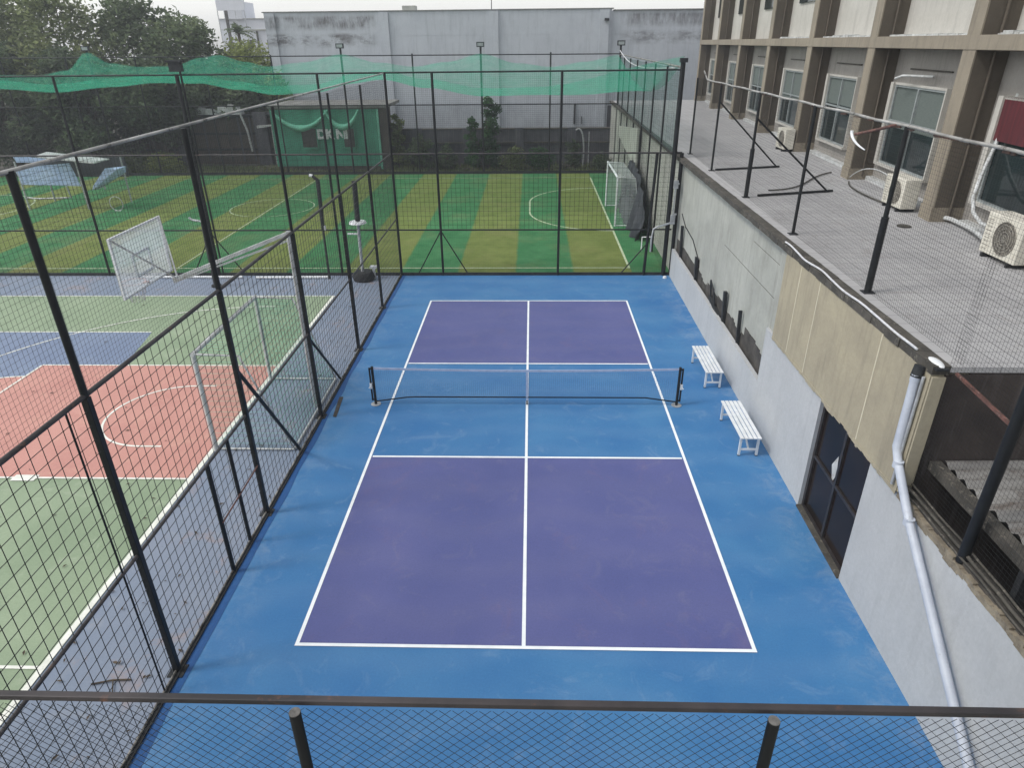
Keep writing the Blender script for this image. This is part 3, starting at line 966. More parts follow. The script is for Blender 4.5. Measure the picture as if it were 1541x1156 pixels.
# white cord along the coping
m = MB()
pts = [(xw(y) - .02 + .05 * noise.noise(Vector((y * 1.3, 0, 0))), y, DZ + .03 + .01 * math.sin(y * 4)) for y in [-.9 - i * .12 for i in range(41)]]
m.tube(pts, .016, 7)
solo(m, 'edge_cord', M['whitecord'], 'white cord lying along the edge of the terrace above the tan wall', 'cord', (4.7, -3, DZ))
t = thing('bulkhead_lamp', (xw(-6) - .02, -6.02, 3.78), 'white oval lamp on a black bracket at the terrace corner above the downpipe', 'lamp')
m = MB()
rings = []
for k in range(7):
    a = math.pi * .5 * k / 6
    rings.append(k)
vs, fs = [], []
for k in range(7):
    a = math.pi * .5 * k / 6
    for j in range(16):
        b_ = 2 * math.pi * j / 16
        vs.append((xw(-6) + .05 + .06 * math.cos(a) * math.cos(b_), -6.0 + .15 * math.cos(a) * math.sin(b_), 3.87 + .035 * math.sin(a)))
for k in range(6):
    for j in range(16):
        fs.append((k * 16 + j, k * 16 + (j + 1) % 16, (k + 1) * 16 + (j + 1) % 16, (k + 1) * 16 + j))
m.add(vs, fs, True)
part(m, 'lamp_cover', M['white'], t)
m = MB(); m.box(xw(-6) - .03, xw(-6) + .11, -6.17, -5.86, 3.84, 3.865)
part(m, 'bracket', M['blackdull'], t)

# lean-to roof beyond the near end of the terrace
t = thing('lean_to_roof', (6, -7.4, 0), 'rusty corrugated lean to roof with a grey gutter beam tucked behind the near wall on the right', 'shed roof')
m = MB()
nx, ny_ = 2, 150
vs, fs = [], []
for j in range(ny_ + 1):
    y = lerp(NY - .04, -11.0, j / ny_)
    zz = .028 * math.sin(j * 1.05)
    for i in range(nx + 1):
        x = lerp(5.08, 11.0, i / nx)
        vs.append((x, y, 2.62 + .05 * i + zz))
for j in range(ny_):
    for i in range(nx):
        a = j * (nx + 1) + i
        fs.append((a, a + 1, a + nx + 2, a + nx + 1))
m.add(vs, fs, True)
part(m, 'corrugated_sheet', M['galv'], t)
m = MB(); m.bar((4.99, NY - .04, 2.56), (4.97, -10.9, 2.56), .13, .12)
part(m, 'gutter_beam', M['grime'], t)
for yy in (-7.9, -9.8):
    m = MB(); m.bar((4.99, yy, 0), (4.99, yy, 2.5), .08); part(m, 'support_post', M['blackdull'], t)
m = MB()
for k in range(16):
    m.bar((5.25, -7.1 - k * .17, 1.0 + .02 * (k % 2)), (7.4, -7.0 - k * .17, 1.25 + .02 * (k % 2)), .09, .03)
solo(m, 'ribbed_panels', M['lowwall'], 'dark ribbed panels stored under the corrugated lean to roof', 'panels', (6, -8, 0))
m = MB(); m.bar((xw(NY) + .22, NY - .05, 3.80), (4.78, -7.38, 3.80), .032)
solo(m, 'rusty_pipe_rail', M['rust'], 'rusty pink brown pipe running from the terrace corner to the near black post', 'pipe', (4.8, -6.7, 3.8))
m = MB()
for i in range(3):
    m.tube([(xw(-6.4) + .02 + .05 * i, y, 2.22 + .03 * i + .03 * noise.noise(Vector((y * 2, i, 0)))) for y in [-6.15 - k * .2 for k in range(18)]], .014 + .006 * (i == 1), 7)
solo(m, 'old_cables', M['grime'], 'bundle of grimy old cables lying along the broken top of the near wall', 'cables', (4.75, -7.5, 2.2))

# ================================================================== FENCES
def post(fence, a, b, r, name='post', m=None, n=12):
    q = MB(); q.tube([a, b], r, n)
    return part(q, name, m or M['black'], fence)
def rail(fence, a, b, r, name='rail', m=None):
    q = MB(); q.tube([a, b], r, 10)
    return part(q, name, m or M['black'], fence)

# --- divider fence on the left of the court
FX = -4.45
lf = thing('divider_fence', (FX, 0, 0), 'tall black mesh fence with worn top pipe between the blue court and the basketball court', 'fence')
ZL, ZM, ZT = 1.95, 4.03, 6.24
for y in (-10.5, -7.19, -3.92, -.58, 2.96, 6.1):
    m = MB(); m.box(FX - .037, FX + .037, y - .037, y + .037, 0, ZM - .02)
    part(m, 'post', M['black'], lf, bevel=.006)
    m = MB(); m.box(FX - .10, FX + .10, y - .10, y + .10, .001, .016)
    part(m, 'foot_plate', M['blackdull'], lf)
    post(lf, (FX, y, ZM), (FX, y, ZT), .028 if y > -3 else .038)
post(lf, (FX, -7.52, 0), (FX, -7.52, ZM), .011)
rail(lf, (FX, -11.1, ZT - .04), (FX, EY, ZT + .16), .019, m=M['railtop'])
rail(lf, (FX, -11.1, ZM), (FX, EY, ZM), .028, m=M['railgrey'])
rail(lf, (FX, -11.1, ZL), (FX, EY, ZL), .022, m=M['railgrey'])
rail(lf, (FX, -11.1, .05), (FX, EY, .05), .014, m=M['railworn'])
rail(lf, (FX, -3.92, 2.75), (FX - .03, -1.95, .03), .032, 'brace')
rail(lf, (FX, -.58, 1.85), (FX - .03, 1.2, .03), .028, 'brace')
m = MB()
PL = lambda u, v: (FX, u, v)
sag_mesh(m, PL, -11.1, EY, .03, ZM, .158, .0048)
part(m, 'square_mesh', M['wire'], lf)
m = MB()
square_mesh(m, lambda u, v: (FX - .02, u, v + .02 * math.sin(u * 1.9)), -11.1, EY, ZM, ZT, .058, .058, .0016)
part(m, 'upper_netting', M['wire'], lf)
gt = MB()
gt.tube([(FX, -5.36, 0), (FX, -5.36, ZL)], .034, 10)
gt.tube([(FX, -4.68, 0), (FX, -4.68, ZL)], .030, 10)
gate = part(gt, 'gate', M['black'], lf)
m = MB(); m.tube([(FX + .03, -5.38, .96), (FX + .03, -4.68, .98), (FX + .03, -3.95, 1.0)], .013, 8)
part(m, 'gate_bolt', M['rust'], gate)
# kerb under the fence
m = MB(); m.box(FX - .03, FX + .05, -11.2, EY, .001, .03)
part(m, 'foot_strip', M['blackdull'], lf)

# --- end fence between the court and the turf
ef = thing('end_fence', (0, EY, 0), 'long black mesh fence between the far end of the blue court and the striped turf', 'fence')
for x in (-18.8, -14.75, -10.85, -6.5, -4.42, -2.97, 1.0):
    post(ef, (x, EY, 0), (x, EY, 6.42), .06 if x == -10.85 else .04)
post(ef, (-10.70, EY, 0), (-10.72, EY, 6.5), .03)
post(ef, (3.95, EY, 0), (4.08, EY, 4.02), .05)
post(ef, (4.62, EY, 0), (4.62, EY, 6.62), .075)
post(ef, (4.86, EY, 0), (4.86, EY, 4.02), .06)
rail(ef, (-22.5, EY, 6.40), (4.62, EY, 6.42), .026)
rail(ef, (-22.5, EY, 4.05), (4.86, EY, 4.03), .028, m=M['railgrey'])
rail(ef, (-22.5, EY, 1.60), (4.75, EY, 1.58), .026)
for x, dx, z in ((-2.97, -.88, 1.55), (-2.97, .88, 1.55), (-10.85, -.9, 1.5), (-10.85, .95, 1.5), (3.98, -.85, 1.1)):
    rail(ef, (x, EY, z), (x + dx, EY, .02), .02, 'brace')
m = MB(); m.box(-22.5, 4.8, EY - .02, EY + .02, .0, .10)
part(m, 'kick_board', M['blackdull'], ef)
m = MB()
PE = lambda u, v: (u, EY, v)
square_mesh(m, PE, -22.5, 4.8, 1.6, 4.03, .15, .15, .0045)
part(m, 'square_mesh', M['wire'], ef)
m = MB()
square_mesh(m, lambda u, v: (u, EY + .02, v), -22.5, 4.6, 4.05, 6.4, .06, .06, .0018)
square_mesh(m, lambda u, v: (u, EY + .02, v), -22.5, 4.8, .1, 1.58, .06, .06, .0012)
part(m, 'fine_netting', M['wire'], ef)
m = MB(); m.box(-10.98, -10.62, EY - .14, EY + .06, 6.50, 6.76); m.box(-11.04, -10.56, EY - .18, EY + .1, 6.76, 6.82)
part(m, 'floodlight', M['blackdull'], ef)
m = MB(); m.box(4.52, 4.74, EY - .1, EY + .08, 6.62, 6.74)
part(m, 'floodlight', M['blackdull'], ef)
# wall bracket at the corner
m = MB()
m.bar((4.30, EY - .1, 1.70), (4.74, EY - .16, 1.86), .05)
m.tube([(4.30, EY - .1, 1.72), (4.14, EY - .1, 1.62), (4.10, EY - .1, 1.30), (4.10, EY - .1, .85)], .03, 8)
solo(m, 'curved_tube', M['metalw'], 'pale tube bent down beside the far right corner post', 'tube', (4.3, EY, 1.7))
m = MB()
m.box(4.66, 4.80, EY - .2, EY - .1, 1.80, 2.10); m.box(4.66, 4.80, EY - .2, EY - .1, 2.95, 3.2)
m.bar((4.70, EY - .16, 2.12), (4.84, EY - .16, 2.12), .05); m.bar((4.70, EY - .16, 3.1), (4.84, EY - .16, 3.1), .05); m.bar((4.73, EY - .15, 2.1), (4.73, EY - .15, 2.96), .03)
solo(m, 'wall_bracket', M['metalw'], 'pale steel brackets clamping the corner post to the grey wall', 'bracket', (4.5, EY, 1.7))
# uprights standing in the gutter on the low wall
for i, (yy, z0, z1, wd, lb) in enumerate(((5.95, .85, 1.62, .13, 'thick black upright standing in the wall gutter nearest the end fence'),
                                     (3.95, .85, 1.35, .05, 'leaning dark broken frame in the middle of the wall gutter'),
                                     (2.65, .85, 1.72, .12, 'thick black upright in the wall gutter between the leaning frame and the thin stick'),
                                     (1.30, .90, 1.74, .05, 'thin black stick standing in the wall gutter nearest the benches'),
                                     (8.3, .85, 1.95, .10, 'tall black upright against the grey wall beside the corner post'))):
    m = MB()
    if i == 1:
        m.bar((xw(yy) + .10, yy, z0), (xw(yy) + .06, yy + .12, z1 + .2), .04)
        m.bar((xw(yy) + .10, yy - .5, z0), (xw(yy) + .06, yy - .34, z1), .04)
        m.bar((xw(yy) + .06, yy + .12, z1 + .2), (xw(yy) + .06, yy - .34, z1), .03)
        m.bar((xw(yy) + .10, yy - .9, z0 + .05), (xw(yy) + .09, yy + .1, z0 + .25), .09)
    else:
        m.hexa([(xw(yy) + .07, yy - wd / 2, z0), (xw(yy) + .15, yy - wd / 2, z0), (xw(yy) + .15, yy + wd / 2, z0), (xw(yy) + .07, yy + wd / 2, z0),
                (xw(yy) + .03, yy - wd / 2, z1), (xw(yy) + .11, yy - wd / 2, z1), (xw(yy) + .11, yy + wd / 2, z1), (xw(yy) + .03, yy + wd / 2, z1)])
    solo(m, 'gutter_upright', M['blackdull'], lb, 'post', (xw(yy) + .1, yy, z0), 'black uprights along the wall gutter')
m = MB()
m.tube([(xw(y) + .145, y, z) for y, z in ((8.9, 2.2), (8.2, 1.95), (7, 1.85), (6, 1.5), (5.9, 1.3))], .015, 7)
solo(m, 'wall_cable', M['blackdull'], 'black cable drooping along the grey concrete wall behind the gutter uprights', 'cable', (4.9, 7, 1.8))

# --- fence on the terrace edge
def xt(y): return 5.09 + 0.020 * y
tf = thing('terrace_fence', (5.1, 2, DZ), 'black mesh fence with peeling top rail standing along the terrace edge', 'fence')
TZ = 6.16
for y, r in ((-3.57, .05), (-.21, .03), (3.21, .05), (6.93, .03), (10.17, .03)):
    post(tf, (xt(y), y, DZ), (xt(y), y, DZ + 1.1 if r > .04 else TZ), r)
    if r > .04:
        post(tf, (xt(y), y, DZ + 1.1), (xt(y), y, TZ), .032)
    m = MB(); m.box(xt(y) - .08, xt(y) + .08, y - .08, y + .08, DZ + .001, DZ + .014)
    part(m, 'foot_plate', M['blackdull'], tf)
post(tf, (4.74, -7.38, 2.14), (4.80, -7.38, TZ + .02), .058)
m = MB(); m.tube([(4.90, -10.8, TZ - .04)] + [(xt(y), y, TZ + .008 * math.sin(y * 3)) for y in [-7.4 + i * .6 for i in range(28)]] + [(xt(9.3), EY, 6.38)], .021, 8)
part(m, 'top_rail', M['railtop'], tf)
m = MB()
rnd = random.Random(4)
for k in range(46):
    y = rnd.uniform(-9, 9); L_ = rnd.uniform(.04, .22); x = xt(y) if y > -7 else 4.9
    m.bar((x - .012, y, TZ - .022), (x - .012, y + L_, TZ - .024 - rnd.uniform(0, .012)), .026, rnd.uniform(.008, .028))
part(m, 'peeling_paint', M['rust2'], tf)['kind'] = 'stuff'
rail(tf, (xt(6.93), 6.93, 5.70), (7.2, 7.4, DZ + .04), .022, 'brace')
rail(tf, (xt(3.21), 3.21, 5.62), (7.25, 3.75, DZ + .04), .022, 'brace')
rail(tf, (5.34, 6.93, DZ + .03), (7.3, 7.42, DZ + .03), .028, 'foot_rail')
rail(tf, (5.46, 3.30, DZ + .03), (7.42, 3.82, DZ + .03), .028, 'foot_rail')
m = MB()
PT = lambda u, v: (xt(u), u, v)
square_mesh(m, PT, NY, 10.17, DZ + .02, TZ, .05, .05, .0014)
square_mesh(m, lambda u, v: (lerp(4.78, 4.9, (v - 2.1) / 4), u, v), -10.8, NY, 2.18, TZ, .05, .05, .0014)
part(m, 'square_mesh', M['wire'], tf)
lp = MB(); lp.tube([(xt(-3.3), -3.3, TZ), (5.02, -2.8, 6.04), (5.0, -2.15, 5.90)], .022, 8)
la = part(lp, 'lamp_arm', M['rust'], tf)
m = MB(); m.tube(bez((5.0, -2.02, 5.94), (5.0, -2.0, 5.84), (5.0, -2.25, 5.76), (5.0, -2.56, 5.73), 10), [.026 - .0016 * i for i in range(11)], 8)
part(m, 'lamp_cap', M['white'], la)

# --- foreground fence
nf = thing('near_fence', (0, -11.3, 3.8), 'low black chain link fence with grey top rail right in front of the viewer', 'fence')
m = MB(); m.hexa([(-4.6, -11.285, 4.800), (4.9, -11.285, 4.785), (4.9, -11.255, 4.785), (-4.6, -11.255, 4.800),
                  (-4.6, -11.285, 4.826), (4.9, -11.285, 4.814), (4.9, -11.255, 4.814), (-4.6, -11.255, 4.826)])
part(m, 'top_rail', M['nearrail'], nf, bevel=.004)
for x in (-4.45, -2.75, -.855, 1.04, 2.93, 4.7):
    post(nf, (x, -11.33, 3.82), (x, -11.33, 4.812), .0235, m=M['blackpost'], n=20)
    m = MB(); m.tube([(x, -11.33, 4.812), (x, -11.33, 4.816)], .0225, 20)
    part(m, 'post_cap', M['capgrey'], nf)
m = MB()
# woven chain link: zigzag wires twisting past one another
sp = .054
def woven(mb, u0, u1, v0, v1, s, r, y):
    n = int((u1 - u0 + (v1 - v0)) / s) + 1
    h = s / 2
    for sg in (1, -1):
        for i in range(n + 1):
            a = -(v1 - v0) + i * s
            t0, t1 = max(0, -a), min(v1 - v0, (u1 - u0) - a)
            if t1 - t0 < .01: continue
            ua, ub = a + t0, a + t1
            if sg < 0: ua, ub = (u1 - u0) - ua, (u1 - u0) - ub
            mb.wire((u0 + ua, y + sg * .0012, v0 + t0), (u0 + ub, y + sg * .0012, v0 + t1), r)
woven(m, -4.5, 4.85, 3.84, 4.80, sp, .0013, -11.30)
part(m, 'chain_mesh', M['wire'], nf)
m = MB(); m.box(-9, 9, -22, -11.2, 0, 3.6)
nb = thing('viewer_building', (0, -16, 0), 'flat roofed block under the low chain link fence in front of the viewer', 'building')
part(m, 'wall', M['tan'], nb)
m = MB(); m.box(-9, 9, -22, -11.18, 3.6, 3.82)
part(m, 'roof_slab', M['concrete'], nb)

# --- far fence and turf side fence
FY = 29.6
ff = thing('far_fence', (-10, FY, 0), 'tall dark fence with four floodlight masts along the far side of the turf', 'fence')
for x in (-31, -27.1, -23.0, -19.0, -15.0, -6.8, 1.15):
    post(ff, (x, FY, 0), (x, FY, 6.7), .045, n=8)
for x in (-25.7, -10.9, -2.85, 5.12):
    post(ff, (x, FY, 0), (x, FY, 7.0), .06, n=8)
    m = MB(); m.box(x - .22, x + .22, FY - .14, FY, 7.0, 7.26)
    part(m, 'floodlight', M['blackdull'], ff)
    m = MB(); m.quad((x - .17, FY - .143, 7.05), (x + .17, FY - .143, 7.05), (x + .17, FY - .143, 7.21), (x - .17, FY - .143, 7.21))
    part(m, 'lamp_glass', M['frame'], ff)
rail(ff, (-33, FY, 6.68), (5.1, FY, 6.58), .03)
rail(ff, (-33, FY, 4.0), (5.1, FY, 3.95), .03)
m = MB(); m.box(-33, 5.1, FY - .02, FY + .02, 0, .16)
part(m, 'kick_board', M['blackdull'], ff)
m = MB(); m.quad((-33, FY + .03, .16), (5.1, FY + .03, .16), (5.1, FY + .03, 4.0), (-33, FY + .03, 4.0))
part(m, 'dark_netting', M['finemesh'], ff)
sf = thing('turf_side_fence', (5.0, 20, 0), 'black fence with hazy teal netting rising between the turf and the terrace', 'fence')
def xs(y): return lerp(4.62, 5.12, (y - EY) / (FY - EY))
for y in (12.2, 15.1, 18.0, 21, 24, 27):
    post(sf, (xs(y), y, 0), (xs(y), y, 6.45), .035, n=8)
m = MB(); m.tube([(xs(y), y, 6.45 + .1 * (y / 30)) for y in (EY, 15, 22, FY)], .025, 8); part(m, 'rail', M['railworn'], sf)
rail(sf, (xs(EY), EY, 3.95), (xs(FY), FY, 3.95), .025)
m = MB()
for i in range(20):
    y0, y1 = lerp(EY, FY, i / 20), lerp(EY, FY, (i + 1) / 20)
    m.quad((xs(y0) + .03, y0, 3.9), (xs(y1) + .03, y1, 3.9), (xs(y1) + .03, y1, 6.42), (xs(y0) + .03, y0, 6.42))
part(m, 'side_netting', M['shadet'], sf)
m = MB(); square_mesh(m, lambda u, v: (xs(u), u, v), EY, FY, .1, 6.4, .16, .16, .0022)
part(m, 'square_mesh', M['wire'], sf)

# --- sagging green net over the turf
zf_t = [(-33, 5.75), (-31, 5.78), (-28.9, 5.75), (-27.2, 6.0), (-25.7, 6.95), (-24.5, 6.35), (-22.8, 6.15), (-20.8, 6.17), (-19.1, 6.6),
        (-18, 6.72), (-16.5, 6.35), (-15.2, 6.1), (-13.2, 6.3), (-10.9, 6.7), (-8.8, 6.25), (-6.8, 6.02), (-4.8, 6.25), (-2.85, 6.66), (-.8, 6.15), (1.2, 5.94), (3.2, 6.2), (5.0, 6.52)]
zl_t = [(-33, 5.0), (-31.5, 5.05), (-28, 4.84), (-24.7, 5.10), (-21.8, 5.3), (-19.5, 5.24), (-17.2, 4.9), (-15.2, 4.63), (-12.5, 4.75), (-10.5, 5.15), (-8.6, 5.35), (-6.1, 4.92), (-2.85, 4.47), (1.2, 4.5), (4.7, 4.9)]
m = MB()
NU, NV = 130, 18
vs, fs = [], []
for i in range(NU + 1):
    sx = lerp(-33, 5.0, i / NU)          # measured on the far fence line
    zf, zl = interp(zf_t, sx), interp(zl_t, sx)
    k = max(0, (sx - 0.8) / 4.2)          # right-hand corner is pulled to the near post
    for j in range(NV + 1):
        t = j / NV
        y = lerp(FY, lerp(17.5, 11.0, k), t)
        # sight-line scaling keeps the hanging hem where it is as y changes
        zmin = 7.19 - (7.19 - zl) * (y + 13.1) / (FY + 13.1)
        if t < .62:
            q = t / .62
            z = lerp(zf, 7.19 - (7.19 - zl) * (22 + 13.1) / (FY + 13.1), math.sin(q * math.pi / 2) ** 1.1)
        else:
            q = (t - .62) / .38
            zb = 7.19 - (7.19 - zl) * (22 + 13.1) / (FY + 13.1)
            z = zb + (.55 + .9 * k) * q * q
        s_ = (y + 13.1) / (FY + 13.1)
        x = .08 + (sx - .08) * lerp(1, s_, 1.0 if sx < 0 else max(0, 1 - sx / 2.0))
        x = lerp(x, min(x, 5.0), 1)
        z += .04 * t * noise.noise(Vector((x * .5, y * .35, 2))) + .015 * t * noise.noise(Vector((x * 1.6, y * 1.0, 5)))
        vs.append((x, y, z))
for i in range(NU):
    for j in range(NV):
        a = i * (NV + 1) + j
        fs.append((a, a + 1, a + NV + 2, a + NV + 1))
m.add(vs, fs, True)
o = solo(m, 'shade_net', M['shade'], 'sagging bright green net strung above the turf from the far floodlight masts', 'net', (-10, 20, 5))
m = MB(); m.tube(bez((5.05, FY - .3, 6.75), (5.0, 24, 6.0), (4.95, 20, 6.1), (4.7, 11, 6.42), 20), .022, 7)
solo(m, 'net_rope', M['whitecord'], 'white rope curving down from the far corner mast along the green net', 'rope', (5, 20, 6.3))

# ================================================================== COURT FURNITURE
# --- pickleball net
cn = thing('court_net', (0, 0, 0), 'low see through net with white tape stretched between two black posts across the blue court', 'sports net')
NX0, NX1 = -3.38, 3.30
def ztop(x): return .862 + .052 * (x / 3.4) ** 2
def zbot(x): return .19 - .12 * max(0, (abs(x) - 2.6)) / .8
for x in (NX0, NX1):
    s = -1 if x < 0 else 1
    m = MB(); m.tube([(x, 0, 0), (x, 0, .93)], .030, 14)
    pst = part(m, 'post', M['black'], cn)
    m = MB(); m.tube([(x + s * .062, 0, .10), (x + s * .062, 0, .90)], .020, 12)
    m.bar((x, 0, .12), (x + s * .07, 0, .12), .03); m.bar((x, 0, .88), (x + s * .07, 0, .88), .03)
    part(m, 'tension_tube', M['black'], pst)
    m = MB(); m.box(x + s * .062 - .026, x + s * .062 + .026, -.03, .03, .40, .53)
    m.tube([(x + s * .062, -.03, .46), (x + s * .10, -.07, .44)], .010, 8)
    part(m, 'winch', M['white'], pst)
    m = MB(); m.tube([(x, 0, 0.002), (x, 0, .014)], .11, 20)
    part(m, 'base_plate', M['metalw'], pst)
m = MB(); N = 40
for i in range(N):
    a, b = lerp(NX0 + .03, NX1 - .03, i / N), lerp(NX0 + .03, NX1 - .03, (i + 1) / N)
    za, zb = ztop(a), ztop(b)
    m.hexa([(a, -.006, za - .05), (b, -.006, zb - .05), (b, .006, zb - .05), (a, .006, za - .05),
            (a, -.006, za), (b, -.006, zb), (b, .006, zb), (a, .006, za)])
part(m, 'top_tape', M['tape'], cn)
m = MB()
n = 150
for i in range(n + 1):
    x = lerp(NX0 + .05, NX1 - .05, i / n)
    m.wire((x, 0, zbot(x)), (x, 0, ztop(x) - .05), .0022)
for k in range(16):
    t = (k + 1) / 17
    pr = None
    for i in range(13):
        x = lerp(NX0 + .05, NX1 - .05, i / 12)
        pt = (x, .002, lerp(zbot(x), ztop(x) - .05, t))
        if pr: m.wire(pr, pt, .0022)
        pr = pt
part(m, 'mesh', M['net'], cn)
m = MB(); m.tube([(x, 0, zbot(x)) for x in [lerp(NX0 + .03, NX1 - .03, i / 30) for i in range(31)]], .015, 8)
part(m, 'bottom_cord', M['blackpost'], cn)
m = MB(); m.box(-.024, .024, -.012, .012, .10, .865)
part(m, 'centre_strap', M['tape'], cn)
m = MB(); m.box(-.016, .016, -.014, .014, .012, .115)
part(m, 'strap_anchor', M['rubber'], cn)

# --- benches
def bench(x, y, L_, label):
    """origin at the near left foot; long side runs away from the viewer"""
    t = thing('bench', (x, y, 0), label, 'bench', 'white slatted benches by the wall')
    W = .42; H = .43
    m = MB()
    for k in range(5):
        x0 = x + k * (W / 5) + .006
        m.box(x0, x0 + W / 5 - .020, y - .06, y + L_ + .06, H - .024, H)
    part(m, 'seat', M['white'], t, bevel=.004)
    for yy in (y, y + L_ - .045):
        for xx in (x + .02, x + W - .065):
            m = MB(); m.box(xx, xx + .04, yy, yy + .04, 0, H - .025)
            lg = part(m, 'leg', M['white'], t)
            m = MB(); m.box(xx - .003, xx + .043, yy - .003, yy + .043, 0, .016)
            part(m, 'foot_cap', M['rubber'], lg)
        m = MB(); m.box(x + .06, x + W - .065, yy + .004, yy + .036, .12, .155)
        m.box(x + .06, x + W - .065, yy + .004, yy + .036, H - .06, H - .026)
        part(m, 'crossbar', M['white'], t)
    m = MB(); m.bar((x + W / 2, y + .02, .135), (x + W / 2, y + .50, H - .03), .026)
    part(m, 'brace', M['white'], t)
    m = MB(); m.bar((x + W / 2, y + L_ - .02, .135), (x + W / 2, y + L_ - .50, H - .03), .026)
    part(m, 'brace', M['white'], t)
    return t
bench(4.08, .85, 1.40, 'farther of the two white slatted benches, beside the net')
bench(4.08, -2.02, 1.40, 'nearer white slatted bench, closer to the glass door')

m = MB(); m.hexa([(-4.20, -.58, .003), (-4.12, -.60, .003), (-4.20, .32, .003), (-4.29, .32, .003),
                  (-4.20, -.58, .012), (-4.12, -.60, .012), (-4.20, .32, .012), (-4.29, .32, .012)])
solo(m, 'drain_grate', M['grimedark'], 'narrow dark drain strip lying on the blue floor left of the net', 'drain', (-4.2, -.1, 0))
m = MB(); m.tube([(4.62, 9.0, .002), (4.62, 9.0, .07)], [.07, .05], 10)
solo(m, 'paint_lump', M['white'], 'small white lump on the blue floor in the far right corner', 'lump', (4.62, 9, 0))

# ================================================================== BASKETBALL SIDE
h = thing('basketball_hoop', (-4.68, -.12, 0), 'white basketball stand with a long arm and pale see through backboard over the red key', 'basketball hoop')
m = MB(); m.tube([(-4.68, -.12, 0), (-4.68, -.12, 3.93)], .062, 16)
part(m, 'pole', M['metalw'], h)
m = MB(); m.bar((-4.68, -.12, 3.90), (-7.05, -.42, 3.04), .055, .07)
m.bar((-4.68, -.12, 3.76), (-7.05, -.42, 2.99), .03, .035)
part(m, 'arm', M['whiteold'], h)
BXX = -7.52
m = MB(); m.box(BXX, BXX + .02, -1.40, .42, 3.0, 4.10)
bb = part(m, 'backboard', M['board'], h)
m = MB(); fr = .04
m.box(BXX - .01, BXX + .03, -1.42, .44, 4.08, 4.08 + fr); m.box(BXX - .01, BXX + .03, -1.42, .44, 3.0 - fr, 3.0)
m.box(BXX - .01, BXX + .03, -1.42, -1.42 + fr, 3.0, 4.08); m.box(BXX - .01, BXX + .03, .44 - fr, .44, 3.0, 4.08)
part(m, 'backboard_rim', M['white'], bb)
m = MB(); z0, z1 = 3.20, 3.66
m.box(BXX - .008, BXX - .001, -.82, -.18, z0, z0 + .05); m.box(BXX - .008, BXX - .001, -.82, -.18, z1 - .05, z1)
m.box(BXX - .008, BXX - .001, -.82, -.77, z0 + .05, z1 - .05); m.box(BXX - .008, BXX - .001, -.23, -.18, z0 + .05, z1 - .05)
part(m, 'target_square', M['white'], bb)
for yy in (-1.38, .40):
    m = MB(); m.bar((BXX + .03, yy, 4.09), (-6.95, -.42, 3.06), .032)
    part(m, 'brace', M['whiteold'], h)
m = MB(); m.tube([(BXX - .30 + .225 * math.cos(a), -.5 + .225 * math.sin(a), 3.02) for a in [2 * math.pi * i / 28 for i in range(29)]], .010, 8, False)
m.bar((BXX, -.5, 3.02), (BXX - .09, -.5, 3.02), .08, .03)
rim = part(m, 'rim', M['orange'], h)
m = MB()
for i in range(12):
    a = 2 * math.pi * i / 12
    m.wire((BXX - .3 + .225 * math.cos(a), -.5 + .225 * math.sin(a), 3.01), (BXX - .3 + .12 * math.cos(a + .5), -.5 + .12 * math.sin(a + .5), 2.62), .004)
    m.wire((BXX - .3 + .225 * math.cos(a), -.5 + .225 * math.sin(a), 3.01), (BXX - .3 + .12 * math.cos(a - .5), -.5 + .12 * math.sin(a - .5), 2.62), .004)
part(m, 'net', M['whitecord'], rim)

def goal(name, label, xf_, y0, y1, H, top_d, base_d, s, frame, net, group=None):
    """goal opening at x = xf_, depth towards s"""
    t = thing(name, (xf_, (y0 + y1) / 2, 0), label, 'goal', group)
    for y in (y0, y1):
        m = MB(); m.tube([(xf_, y, 0), (xf_, y, H)], .042, 12); part(m, 'goal_post', M[frame], t)
        m = MB(); m.tube([(xf_, y, H), (xf_ + s * top_d, y, H - .03), (xf_ + s * base_d, y, .04), (xf_, y, .04)], .022, 8)
        part(m, 'side_frame', M[frame], t)
    m = MB(); m.tube([(xf_, y0 - .04, H), (xf_, y1 + .04, H)], .045, 12); part(m, 'crossbar', M[frame], t)
    m = MB(); m.tube([(xf_ + s * base_d, y0, .04), (xf_ + s * base_d, y1, .04)], .024, 8); part(m, 'ground_bar', M[frame], t)
    m = MB(); A = lambda x, y, z: (xf_ + s * x, y, z)
    m.quad(A(0, y0, H), A(0, y1, H), A(top_d, y1, H - .04), A(top_d, y0, H - .04))
    m.quad(A(top_d, y0, H - .04), A(top_d, y1, H - .04), A(base_d, y1, .05), A(base_d, y0, .05))
    for y in (y0, y1):
        m.quad(A(0, y, .05), A(0, y, H), A(top_d, y, H - .04), A(base_d, y, .05))
    part(m, 'net_haze', M[net], t)
    m = MB()
    sp_ = .12
    n = int((y1 - y0) / sp_)
    for i in range(n + 1):
        y = lerp(y0, y1, i / n)
        m.wire(A(0, y, H), A(top_d, y, H - .04), .003); m.wire(A(top_d, y, H - .04), A(base_d, y, .05), .003)
    for k in range(17):
        t_ = k / 17
        x, z = lerp(top_d, base_d, t_), lerp(H - .04, .05, t_)
        m.wire(A(x, y0, z), A(x, y1, z), .003)
        for y in (y0, y1): m.wire(A(0, y, z), A(x, y, z), .003)
    part(m, 'net_cords', M['whitecord'] if net == 'whitenet' else M['greenfold'], t)
    return t
goal('small_goal', 'white framed goal with green net on the basketball court by the divider fence', -6.18, -1.94, 1.2, 2.1, .85, 1.58, 1, 'whiteold', 'greennet')
goal('turf_goal', 'white goal with pale net on the far turf in front of the grey side wall', 3.72, 16.2, 20.3, 2.08, .75, 1.05, 1, 'white', 'whitenet')
